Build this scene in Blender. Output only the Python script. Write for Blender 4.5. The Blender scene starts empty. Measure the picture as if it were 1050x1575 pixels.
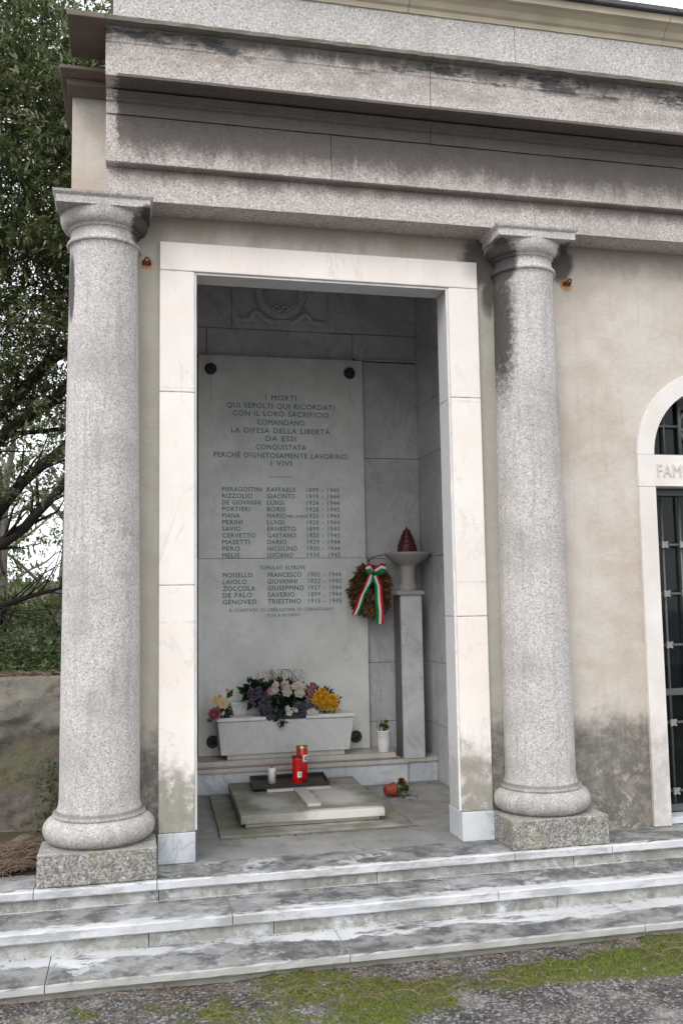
import bpy, bmesh, math, random
from mathutils import Vector, Matrix, noise
R = math.radians
random.seed(7)
S = bpy.context.scene
COL = S.collection

# ------------------------------------------------------------------ camera
def make_camera():
    yaw, pitch, roll = R(12.78686), R(5.45883), R(-0.91059)
    f = Vector((math.sin(yaw)*math.cos(pitch), math.cos(yaw)*math.cos(pitch), math.sin(pitch)))
    r = Vector((math.cos(yaw), -math.sin(yaw), 0)); u = r.cross(f)
    r2 = r*math.cos(roll)+u*math.sin(roll); u2 = -r*math.sin(roll)+u*math.cos(roll)
    cd = bpy.data.cameras.new('camera'); co = bpy.data.objects.new('camera', cd); COL.objects.link(co)
    m = Matrix((( r2.x, u2.x, -f.x, -0.13116), (r2.y, u2.y, -f.y, -4.39375), (r2.z, u2.z, -f.z, 1.16427), (0, 0, 0, 1)))
    co.matrix_world = m
    cd.sensor_fit = 'HORIZONTAL'; cd.sensor_width = 36; cd.lens = 36*1437.79/1050
    cd.clip_start = .05; cd.clip_end = 500
    S.camera = co
make_camera()
# ------------------------------------------------------------------ light
SUN_DIR = Vector((-.50, -.62, .80)).normalized()      # towards the sun
w = bpy.data.worlds.new("World"); S.world = w; w.use_nodes = True
nt = w.node_tree; nt.nodes.clear()
sky = nt.nodes.new('ShaderNodeTexSky'); sky.sky_type = 'NISHITA'; sky.sun_disc = False
sky.sun_elevation = math.asin(SUN_DIR.z); sky.sun_rotation = math.atan2(SUN_DIR.x, SUN_DIR.y)
sky.dust_density = 4; sky.air_density = 1.2
hs = nt.nodes.new('ShaderNodeHueSaturation'); hs.inputs['Saturation'].default_value = .28
bg = nt.nodes.new('ShaderNodeBackground'); bg.inputs['Strength'].default_value = .13
wo = nt.nodes.new('ShaderNodeOutputWorld')
cm = nt.nodes.new('ShaderNodeMix'); cm.data_type = 'RGBA'; cm.inputs[0].default_value = .72      # high cloud veil over the blue
cm.inputs[7].default_value = (10.0, 10.2, 10.5, 1)
nt.links.new(sky.outputs[0], hs.inputs['Color']); nt.links.new(hs.outputs[0], cm.inputs[6]); nt.links.new(cm.outputs[2], bg.inputs[0]); nt.links.new(bg.outputs[0], wo.inputs[0])
sd = bpy.data.lights.new('sun', 'SUN'); sd.energy = .7; sd.angle = R(24); sd.color = (1, .965, .92)
so = bpy.data.objects.new('sun', sd); COL.objects.link(so); so.location = (-4, -6, 9)
so.rotation_euler = (-SUN_DIR).to_track_quat('-Z', 'Y').to_euler()
S.view_settings.view_transform = 'Standard'; S.view_settings.look = 'None'
S.view_settings.exposure = .66; S.view_settings.gamma = 1
S.render.film_transparent = False

# ------------------------------------------------------------------ material helpers
class G:
    def __init__(s, name):
        s.m = bpy.data.materials.new(name); s.m.use_nodes = True
        s.t = s.m.node_tree; s.t.nodes.clear()
        s.out = s.t.nodes.new('ShaderNodeOutputMaterial')
        s.b = s.t.nodes.new('ShaderNodeBsdfPrincipled'); s.t.links.new(s.b.outputs[0], s.out.inputs[0])
        s.geo = s.t.nodes.new('ShaderNodeNewGeometry'); s.P = s.geo.outputs['Position']
        s.x = s.t.nodes.new('ShaderNodeSeparateXYZ'); s.t.links.new(s.P, s.x.inputs[0])
        s.X, s.Y, s.Z = s.x.outputs
    def put(s, sock, v):
        if isinstance(v, bpy.types.NodeSocket): s.t.links.new(v, sock)
        elif isinstance(v, (tuple, list)) and len(v) == 3 and sock.type == 'RGBA': sock.default_value = (*v, 1)
        else: sock.default_value = v
    def noise(s, sc, det=3, rough=.55, dist=0, vec=None, stretch=None):
        n = s.t.nodes.new('ShaderNodeTexNoise'); v = vec or s.P
        if stretch:
            mp = s.t.nodes.new('ShaderNodeMapping'); mp.inputs['Scale'].default_value = stretch[:3]
            if len(stretch) > 3: mp.inputs['Rotation'].default_value = stretch[3:]
            s.put(mp.inputs[0], v); v = mp.outputs[0]
        s.put(n.inputs['Vector'], v); n.inputs['Scale'].default_value = sc; n.inputs['Detail'].default_value = det
        n.inputs['Roughness'].default_value = rough; n.inputs['Distortion'].default_value = dist
        return n.outputs['Fac']
    def vor(s, sc, feat='F1', out='Distance'):
        n = s.t.nodes.new('ShaderNodeTexVoronoi'); n.feature = feat
        s.put(n.inputs['Vector'], s.P); n.inputs['Scale'].default_value = sc
        return n.outputs[out]
    def math(s, op, a, b=0, c=0, clamp=False):
        n = s.t.nodes.new('ShaderNodeMath'); n.operation = op; n.use_clamp = clamp
        s.put(n.inputs[0], a); s.put(n.inputs[1], b)
        if op in ('MULTIPLY_ADD', 'SMOOTH_MIN'): s.put(n.inputs[2], c)
        return n.outputs[0]
    def step(s, v, a, b):           # smooth 0..1 between a and b
        n = s.t.nodes.new('ShaderNodeMapRange'); n.interpolation_type = 'SMOOTHSTEP'
        s.put(n.inputs[0], v)
        if a < b: n.inputs[1].default_value = a; n.inputs[2].default_value = b; n.inputs[3].default_value = 0; n.inputs[4].default_value = 1
        else: n.inputs[1].default_value = b; n.inputs[2].default_value = a; n.inputs[3].default_value = 1; n.inputs[4].default_value = 0
        return n.outputs[0]
    def mix(s, f, a, b, mode='MIX'):
        n = s.t.nodes.new('ShaderNodeMix'); n.data_type = 'RGBA'; n.blend_type = mode
        s.put(n.inputs[0], f); s.put(n.inputs[6], a); s.put(n.inputs[7], b); return n.outputs[2]
    def mul(s, a, b): return s.math('MULTIPLY', a, b)
    def add(s, a, b): return s.math('ADD', a, b)
    def mx(s, a, b): return s.math('MAXIMUM', a, b)
    def blob(s, c, r, edge=.35, sc=9, amt=.9):     # noisy ellipsoid mask round a place on the stone
        t = None
        for o, cc, rr in zip((s.X, s.Y, s.Z), c, r):
            d = s.math('DIVIDE', s.math('SUBTRACT', o, cc), rr); d = s.mul(d, d); t = d if t is None else s.add(t, d)
        d = s.math('SQRT', t)
        d = s.add(d, s.mul(s.math('SUBTRACT', s.noise(sc, 4, .65), .5), amt))
        return s.step(d, 1+edge/2, 1-edge/2)
    def bump(s, h, strength=.3, dist=.01, prev=None):
        n = s.t.nodes.new('ShaderNodeBump'); n.inputs['Strength'].default_value = strength; n.inputs['Distance'].default_value = dist
        s.put(n.inputs['Height'], h)
        if prev: s.put(n.inputs['Normal'], prev)
        return n.outputs[0]
    def fin(s, col, rough=.6, nrm=None, spec=.35, **kw):
        s.put(s.b.inputs['Base Color'], col); s.put(s.b.inputs['Roughness'], rough); s.b.inputs['Specular IOR Level'].default_value = spec
        if nrm: s.put(s.b.inputs['Normal'], nrm)
        for k, v in kw.items(): s.put(s.b.inputs[k.replace('_', ' ')], v)
        return s.m
def plain(name, col, rough=.5, var=.15, sc=30, **kw):
    g = G(name); n = g.noise(sc, 3)
    c = g.mix(n, tuple(x*(1-var) for x in col), tuple(min(1, x*(1+var)) for x in col))
    return g.fin(c, rough, **kw)

def granite_core(g, base=(.60, .555, .53), grime=.25, vs=190):
    c = g.mix(g.step(g.noise(75, 3, .7), .38, .62), tuple(b*.84 for b in base), tuple(min(1, b*1.12) for b in base))
    w_ = g.vor(vs, out='Color'); sp = g.t.nodes.new('ShaderNodeSeparateColor'); g.put(sp.inputs[0], w_)
    d1 = g.math('LESS_THAN', sp.outputs[0], .13); c = g.mix(g.mul(d1, .62), c, (.13, .125, .125))
    d2 = g.math('GREATER_THAN', sp.outputs[1], .80); c = g.mix(g.mul(d2, .5), c, (.30, .285, .28))
    d3 = g.math('GREATER_THAN', sp.outputs[2], .86); c = g.mix(g.mul(d3, .5), c, (.80, .76, .72))
    big = g.noise(2.6, 5, .6)
    c = g.mix(g.mul(g.step(big, .46, .72), grime), c, (.27, .26, .24))
    return c
def granite_column():
    g = G('speckled granite of the columns'); c = granite_core(g, (.515, .49, .48), .55, 235)
    vs = g.noise(5, 4, .6, stretch=(7, 7, .45)); c = g.mix(g.mul(g.step(vs, .50, .68), .34), c, (.25, .235, .22))
    ph = g.mul(g.step(g.noise(9, 7, .78), .55, .66), g.step(g.noise(1.4, 3), .42, .6)); c = g.mix(g.mul(ph, .5), c, (.22, .205, .18))
    # lichen and dirt near the ground
    lo = g.step(g.add(g.Z, g.mul(g.noise(7, 4), .5)), .78, .30); lo = g.mul(lo, g.step(g.noise(20, 7, .8), .30, .62)); c = g.mix(g.mul(lo, .75), c, g.mix(g.noise(40, 3), (.16, .155, .135), (.30, .29, .26)))
    jt = g.mul(g.step(g.math('ABSOLUTE', g.math('SUBTRACT', g.Z, .266)), .012, .003), .6); c = g.mix(jt, c, (.12, .11, .095))
    pl = g.mul(g.step(g.Z, .15, .12), g.step(g.noise(105, 4, .8), .44, .54)); c = g.mix(g.mul(pl, .8), c, g.mix(g.step(g.noise(6, 3), .45, .6), (.07, .07, .06), (.13, .14, .07)))
    # black crusts on and beside the capitals
    k = g.blob((-.06, -.10, 2.90), (.075, .22, .085), sc=22)
    k = g.mx(k, g.blob((1.685, -.10, 2.86), (.085, .20, .11), sc=20))
    k = g.mx(k, g.blob((1.695, -.06, 2.56), (.050, .2, .34), .9, sc=42, amt=1.5))
    k = g.mx(k, g.blob((2.035, -.04, 2.91), (.06, .16, .085), sc=22))
    k = g.mx(k, g.blob((-.40, -.08, 2.62), (.016, .1, .16), .4, sc=20, amt=.6))
    c = g.mix(g.mul(k, .93), c, g.mix(g.noise(60, 3), (.022, .02, .02), (.07, .065, .062)))
    h = g.noise(160, 3, .7)
    return g.fin(c, .75, g.bump(h, .35, .004), .3)
def granite_entablature():
    g = G('granite of the entablature with soot and painted shade'); c = granite_core(g, (.485, .435, .405), .5)
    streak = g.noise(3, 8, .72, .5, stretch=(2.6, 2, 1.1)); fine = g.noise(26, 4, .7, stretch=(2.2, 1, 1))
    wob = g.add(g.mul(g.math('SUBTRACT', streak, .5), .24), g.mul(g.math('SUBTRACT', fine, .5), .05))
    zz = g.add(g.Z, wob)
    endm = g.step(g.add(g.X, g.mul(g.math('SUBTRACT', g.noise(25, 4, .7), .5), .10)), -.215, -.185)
    fr = g.mul(g.mul(g.step(g.add(zz, g.mul(g.math('SUBTRACT', g.noise(70, 4, .8), .5), .09)), 3.155, 3.305), g.step(g.Z, 3.5035, 3.5025)), endm)           # frieze and bed mould: soot crust plus painted shade under the cornice
    soot_shade = g.mix(g.noise(11, 4, .6), (.060, .052, .050), (.125, .108, .100))
    c = g.mix(g.mul(fr, .9), c, soot_shade)
    a = g.mul(g.step(zz, 3.09, 3.17), g.mul(g.step(g.Z, 3.1775, 3.1765), endm)); c = g.mix(g.mul(a, .7), c, (.15, .125, .115))  # painted shade on the architrave below the frieze overhang
    cor = g.mul(g.step(g.noise(3.2, 6, .75, stretch=(1.2, 1, 2.2)), .42, .60), g.mul(g.step(g.Z, 3.51, 3.56), g.step(g.Z, 3.70, 3.69)))
    c = g.mix(g.mul(cor, .5), c, g.mix(g.noise(7, 4), (.17, .14, .115), (.30, .27, .24)))
    top = g.mul(g.step(zz, 3.64, 3.70), g.step(g.Z, 3.745, 3.73)); c = g.mix(g.mul(top, .85), c, g.mix(g.noise(18, 4), (.055, .055, .05), (.16, .15, .13)))
    drip = g.mul(g.step(g.noise(2.4, 6, .75, stretch=(1, 1, 4)), .53, .58), g.mul(g.step(g.Z, 3.60, 3.65), g.step(g.Z, 3.71, 3.70))); c = g.mix(g.mul(drip, .85), c, (.05, .05, .055))
    mo = g.mul(g.step(g.noise(14, 4, .7), .42, .62), g.step(g.Z, 3.708, 3.722)); mo = g.mul(mo, g.step(g.Z, 3.75, 3.745)); c = g.mix(g.mul(mo, .6), c, (.09, .11, .05))
    h = g.noise(150, 3, .7); return g.fin(c, .8, g.bump(h, .4, .004), .25)
def granite_attic():
    g = G('pale granite of the attic'); c = granite_core(g, (.475, .455, .445), .45)
    return g.fin(c, .8, g.bump(g.noise(150, 3, .7), .35, .004), .25)
def stucco():
    g = G('weathered lime stucco')
    c = g.mix(g.step(g.noise(2.2, 6, .65), .32, .68), (.45, .395, .34), (.56, .52, .475))
    c = g.mix(g.mul(g.step(g.noise(7, 5, .7, stretch=(1, 1, .6)), .48, .7), .5), c, (.47, .385, .305))
    c = g.mix(g.mul(g.step(g.noise(5, 6, .7), .56, .72), .5), c, (.55, .515, .47))
    # greyer lichened plaster between the marble frame and the columns
    st = g.mx(g.step(g.X, .05, -.0), g.mul(g.step(g.X, 1.5, 1.6), g.step(g.X, 1.80, 1.72)))
    st = g.mul(st, g.step(g.Z, 3.05, 2.95)); c = g.mix(g.mul(st, .72), c, g.mix(g.noise(9, 5, .7), (.22, .215, .18), (.35, .34, .295)))
    # damp grime rising from the step
    lo = g.step(g.add(g.Z, g.mul(g.math('SUBTRACT', g.noise(4.5, 9, .78), .5), .50)), .64, .44)
    gr = g.mix(g.step(g.noise(22, 6, .75), .40, .66), (.060, .058, .054), (.19, .18, .16))
    gr = g.mix(g.mul(g.mul(g.step(g.noise(16, 6, .75), .56, .62), g.step(g.Z, .42, .2)), .75), gr, (.37, .34, .30))
    c = g.mix(g.mul(lo, .80), c, gr); sv = g.step(g.noise(4, 6, .7, stretch=(6, 1, .35)), .54, .70); c = g.mix(g.mul(sv, .22), c, (.30, .26, .22))
    # dirt run down from the architrave
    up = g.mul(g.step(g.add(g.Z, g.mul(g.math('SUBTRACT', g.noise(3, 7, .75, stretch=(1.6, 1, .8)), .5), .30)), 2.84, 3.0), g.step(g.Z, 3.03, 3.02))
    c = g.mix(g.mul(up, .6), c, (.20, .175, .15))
    k = g.mx(g.blob((1.66, .02, 2.90), (.13, .2, .14), .6, 16), g.blob((2.07, .02, 2.93), (.07, .2, .11), .6, 18))
    k = g.mx(k, g.blob((1.665, .02, 2.72), (.04, .2, .10), .8, 18))
    c = g.mix(g.mul(k, .85), c, (.05, .045, .042))
    r_ = g.mx(g.blob((-.06, .02, 2.780), (.028, .1, .026), .8, 30), g.blob((2.105, .02, 2.805), (.032, .1, .034), .8, 30)); c = g.mix(g.mul(r_, .75), c, (.42, .17, .04))
    cr = g.vor(1.9, 'DISTANCE_TO_EDGE'); cm = g.mul(g.step(cr, .012, .004), g.step(g.X, -.2, -.25)); c = g.mix(g.mul(cm, .45), c, (.2, .17, .14))
    pp = g.mul(g.step(g.add(g.Z, g.mul(g.noise(9, 4), .12)), 3.56, 3.58), g.step(g.X, -.2, -.25)); c = g.mix(g.mul(pp, .7), c, (.52, .50, .46))
    n1 = g.bump(g.noise(55, 5, .7), .35, .008); n2 = g.bump(g.noise(9, 4, .6), .3, .03, n1)
    return g.fin(c, .9, n2, .15)
def travertine():
    g = G('pinkish cream travertine'); c = g.mix(g.step(g.noise(3, 6, .65), .3, .7), (.62, .575, .54), (.72, .685, .655))
    pit = g.mul(g.step(g.noise(75, 4, .7, stretch=(1, 1, 1.6)), .66, .70), .55); c = g.mix(pit, c, (.33, .27, .22))
    lo = g.mul(g.step(g.add(g.Z, g.mul(g.math('SUBTRACT', g.noise(6, 7, .75), .5), .6)), .62, .35), g.step(g.noise(15, 6, .75), .30, .60)); c = g.mix(g.mul(lo, .6), c, (.33, .32, .30))
    return g.fin(c, .65, g.bump(g.noise(60, 5, .7), .3, .004), .3)
def veins(g, sc=2.2, w=.02, rot=(.4, .7, .5)):
    n = g.noise(sc, 6, .62, 1.0, stretch=(1, 1, .55, *rot)); return g.step(g.math('ABSOLUTE', g.math('SUBTRACT', n, .5)), w, 0)
def marble_frame():
    g = G('warm white marble of the portal')
    c = g.mix(g.step(g.noise(1.6, 5, .6), .3, .7), (.72, .655, .605), (.80, .755, .715))
    c = g.mix(g.mul(g.step(g.noise(4, 6, .7, stretch=(5, 1, .4)), .55, .75), .3), c, (.58, .52, .47))
    pk = g.noise(3.5, 5, .6, .6, stretch=(.5, 1, 3.2, 0, .35, 0)); c = g.mix(g.mul(g.step(pk, .52, .68), .35), c, (.78, .66, .56))
    c = g.mix(g.mul(veins(g, 1.7, .012), .42), c, (.55, .51, .48)); c = g.mix(g.mul(veins(g, 5, .010, (.2, 1.0, .3)), .22), c, (.52, .46, .42))
    for x0, x1, z0, amt in ((-.1, .3, 2.16, .16), (1.3, 1.7, 1.08, .12), (1.3, 1.7, 2.18, .10)):      # each block has its own tone
        bl = g.mul(g.mul(g.step(g.X, x0, x0+.01), g.step(g.X, x1, x1-.01)), g.step(g.Z, z0-.0005, z0+.0005)); c = g.mix(g.mul(bl, amt), c, (.60, .56, .52))
    for z0 in (1.25, 2.16, 1.08, 2.18, 2.75):
        jd = g.mul(g.step(g.math('ABSOLUTE', g.math('SUBTRACT', g.Z, z0)), .010, .001), g.step(g.noise(11, 5, .7), .42, .62)); c = g.mix(g.mul(jd, .30), c, (.33, .29, .25))
    lo = g.step(g.add(g.Z, g.mul(g.math('SUBTRACT', g.noise(4.5, 6, .72), .5), .75)), .50, .30)
    lo = g.mul(lo, g.step(g.noise(13, 6, .75), .26, .50)); c = g.mix(g.mul(lo, .88), c, g.mix(g.noise(16, 5), (.13, .125, .10), (.31, .30, .255)))
    k = g.mx(g.blob((1.63, 0, 2.86), (.09, .3, .075), 1., 8), g.blob((1.5, 0, .34), (.05, .3, .12), 1., 9)); c = g.mix(g.mul(k, .45), c, (.30, .24, .22))
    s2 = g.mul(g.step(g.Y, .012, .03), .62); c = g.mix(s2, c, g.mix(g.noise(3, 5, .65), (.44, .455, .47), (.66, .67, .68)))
    return g.fin(c, .5, g.bump(g.noise(40, 4), .12, .003), .4)
def marble_grey(name, lo, hi, vein, va=.55, rough=.45, extra=None):
    g = G(name); c = g.mix(g.step(g.noise(2.3, 6, .65, .5), .33, .67), lo, hi)
    c = g.mix(g.mul(veins(g, 2.6, .02), va), c, vein); c = g.mix(g.mul(veins(g, 6, .012, (1.1, .2, .9)), va*.6), c, vein)
    c = g.mix(g.mul(g.step(g.noise(6, 5, .7), .55, .75), .35), c, tuple(v*.8 for v in lo))
    if extra: c = extra(g, c)
    return g.fin(c, rough, g.bump(g.noise(30, 4), .1, .003), .4)
def tablet_extra(g, c):
    for x in (.383, 1.325, .389, 1.327):
        b = g.blob((x, 1.7, 2.60 if x in (.383, 1.325) else .22), (.007, .3, .11), .9, 20, .4); c = g.mix(g.mul(b, .35), c, (.42, .50, .45))
    warm = g.step(g.add(g.Z, g.mul(g.noise(3, 4), .5)), .9, .4); c = g.mix(g.mul(warm, .3), c, (.60, .56, .50))
    tl = g.mul(g.step(g.noise(14, 5, .7), .45, .7), g.mul(g.step(g.Z, 1.0, 1.1), g.step(g.Z, 2.6, 2.5))); return g.mix(g.mul(tl, .18), c, (.33, .40, .36))
def marble_step():
    g = G('weathered white marble of the steps')
    c = g.mix(g.step(g.noise(3, 5, .6), .3, .7), (.45, .46, .475), (.60, .61, .63))
    c = g.mix(g.mul(veins(g, 2.2, .02), .35), c, (.50, .52, .55))
    up = g.t.nodes.new('ShaderNodeSeparateXYZ'); g.put(up.inputs[0], g.geo.outputs['True Normal']); nz = up.outputs[2]
    flat = g.step(nz, .5, .9)
    # black weathering film on the treads, with clean worn patches near the nosings
    patch = g.step(g.noise(2.8, 9, .74, .3, stretch=(.85, 1.45, 1)), .43, .485)
    def nose(y0, wdt): return g.step(g.add(g.Y, g.mul(g.math('SUBTRACT', g.noise(5, 9, .76), .5), .17)), y0+wdt, y0+wdt*.6)
    clean = g.mx(g.mul(nose(-.25, .03), g.step(g.Z, -.05, -.03)), g.mul(nose(-.487, .075), g.mul(g.step(g.Z, -.15, -.12), g.step(g.Z, -.04, -.06))))
    b3 = g.mul(g.step(g.add(g.Y, g.mul(g.math('SUBTRACT', g.noise(2.6, 10, .68), .5), .42)), -.59, -.565), g.step(g.Z, -.17, -.18))
    clean = g.mx(clean, b3); clean = g.mul(clean, g.step(g.noise(3.2, 10, .78, stretch=(.7, 2.2, 1)), .43, .50))
    patch = g.mul(patch, g.math('SUBTRACT', 1, clean))
    film = g.mix(g.step(g.noise(8, 9, .78, .3), .40, .60), (.060, .061, .062), (.235, .235, .23)); film = g.mix(g.mul(g.step(g.noise(3.3, 10, .8), .57, .60), .7), film, (.52, .53, .54))
    patch = g.mx(patch, g.mul(g.math('SUBTRACT', 1, clean), .72))
    c = g.mix(g.mul(g.mul(patch, flat), .94), c, film)
    # risers: greenish grey damp film
    ris = g.mul(g.math('SUBTRACT', 1, flat), g.mx(g.mul(g.step(g.Z, -.036, -.042), g.step(g.Z, -.088, -.084)), g.mul(g.step(g.Z, -.126, -.132), g.step(g.Z, -.187, -.184))))
    r2 = g.step(g.noise(6, 9, .76, .4), .36, .52); c = g.mix(g.mul(g.mul(ris, r2), .9), c, g.mix(g.step(g.noise(9, 8, .8), .3, .7), (.10, .098, .078), (.44, .44, .40)))
    nos = g.mul(g.math('SUBTRACT', 1, flat), g.step(g.noise(7, 9, .75, stretch=(.5, 1, 1.6)), .46, .60)); c = g.mix(g.mul(nos, .6), c, (.22, .22, .205))
    c = g.mix(g.mul(g.mul(g.math('SUBTRACT', 1, flat), g.step(g.Z, -.215, -.222)), .9), c, g.mix(g.noise(25, 5), (.06, .06, .045), (.20, .19, .165)))
    lastn = g.mul(g.math('SUBTRACT', 1, flat), g.step(g.Z, -.18, -.19)); c = g.mix(g.mul(lastn, .62), c, g.mix(g.noise(8, 5), (.22, .21, .18), (.50, .49, .45)))
    return g.fin(c, .6, g.bump(g.noise(25, 6, .7), .25, .006), .35)
def floor_mat():
    g = G('dusty grey marble floor'); c = g.mix(g.step(g.noise(2, 6, .65), .3, .7), (.20, .198, .192), (.32, .318, .31))
    c = g.mix(g.mul(g.step(g.noise(6, 7, .75), .48, .66), .6), c, (.13, .127, .12)); return g.fin(c, .7, g.bump(g.noise(40, 4), .2, .004), .3)
def slab_mat():
    g = G('mossy marble of the tomb slab'); c = g.mix(g.step(g.noise(3, 6, .65), .3, .7), (.185, .182, .16), (.31, .30, .275))
    c = g.mix(g.mul(g.step(g.noise(4, 7, .7), .42, .58), .75), c, (.14, .145, .09))
    c = g.mix(g.mul(g.blob((.98, .50, .06), (.22, .05, .05), .7, 10), .75), c, (.72, .70, .66))
    c = g.mix(g.mul(g.blob((1.0, .85, .08), (.13, .22, .05), .9, 8), .5), c, (.66, .65, .63))
    c = g.mix(g.mul(g.blob((.62, .80, .08), (.10, .16, .05), .9, 8), .35), c, (.66, .65, .63))
    return g.fin(c, .65, g.bump(g.noise(35, 5), .2, .004), .3)
def rough_wall():
    g = G('mossy old plaster and rubble'); c = g.mix(g.step(g.noise(6, 7, .7), .3, .7), (.105, .095, .080), (.26, .235, .205))
    c = g.mix(g.mul(g.step(g.noise(3, 6, .65), .46, .60), .6), c, (.12, .125, .055))
    pl = g.step(g.add(g.Z, g.mul(g.math('SUBTRACT', g.noise(4.5, 5, .6), .5), .30)), .52, .56); c = g.mix(g.mul(pl, .8), c, g.mix(g.noise(12, 5), (.22, .205, .18), (.34, .325, .295)))
    c = g.mix(g.mul(g.step(g.noise(9, 5, .7), .58, .68), .6), c, (.15, .085, .05))
    return g.fin(c, .95, g.bump(g.noise(28, 7, .75), .8, .03), .1)
def ground_mat():
    g = G('gritty asphalt with moss and dirt')
    at = g.t.nodes.new('ShaderNodeAttribute'); at.attribute_name = 'moss'; ms = at.outputs['Fac']
    c = g.mix(g.step(g.noise(5, 6, .7), .35, .65), (.060, .056, .055), (.16, .15, .145))
    w_ = g.vor(105, out='Color'); sp = g.t.nodes.new('ShaderNodeSeparateColor'); g.put(sp.inputs[0], w_)
    c = g.mix(g.mul(g.math('GREATER_THAN', sp.outputs[0], .70), .6), c, (.34, .33, .33)); c = g.mix(g.mul(g.math('LESS_THAN', sp.outputs[1], .35), .6), c, (.03, .028, .026))
    c = g.mix(g.mul(g.step(g.noise(2.2, 5, .6), .56, .66), .6), c, (.36, .35, .34))
    c = g.mix(g.mul(g.step(ms, .36, .6), g.step(g.noise(45, 4, .8), .34, .50)), c, g.mix(g.noise(30, 4), (.06, .065, .018), (.14, .155, .032)))
    n = g.bump(g.vor(105), .7, .008); return g.fin(c, .9, n, .2)
def leaf_mat(name, a, b, c3=None, rough=.42):
    g = G(name); oi = g.t.nodes.new('ShaderNodeAttribute'); oi.attribute_name = 'tint'
    c = g.mix(oi.outputs['Fac'], a, b)
    if c3: c = g.mix(g.step(oi.outputs['Fac'], .66, .92), c, c3)
    g.fin(c, rough, None, .5)
    tr = g.t.nodes.new('ShaderNodeBsdfTranslucent'); g.put(tr.inputs[0], c); mx = g.t.nodes.new('ShaderNodeMixShader'); mx.inputs[0].default_value = .38
    g.t.links.new(g.b.outputs[0], mx.inputs[1]); g.t.links.new(tr.outputs[0], mx.inputs[2]); g.t.links.new(mx.outputs[0], g.out.inputs[0])
    return g.m
def glass_mat():
    g = G('dark window glass'); g.fin((.012, .014, .016), .04, None, .5)
    tr = g.t.nodes.new('ShaderNodeBsdfTransparent'); tr.inputs[0].default_value = (.7, .74, .74, 1); mx = g.t.nodes.new('ShaderNodeMixShader'); mx.inputs[0].default_value = .6
    g.t.links.new(g.b.outputs[0], mx.inputs[1]); g.t.links.new(tr.outputs[0], mx.inputs[2]); g.t.links.new(mx.outputs[0], g.out.inputs[0])
    return g.m
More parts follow.
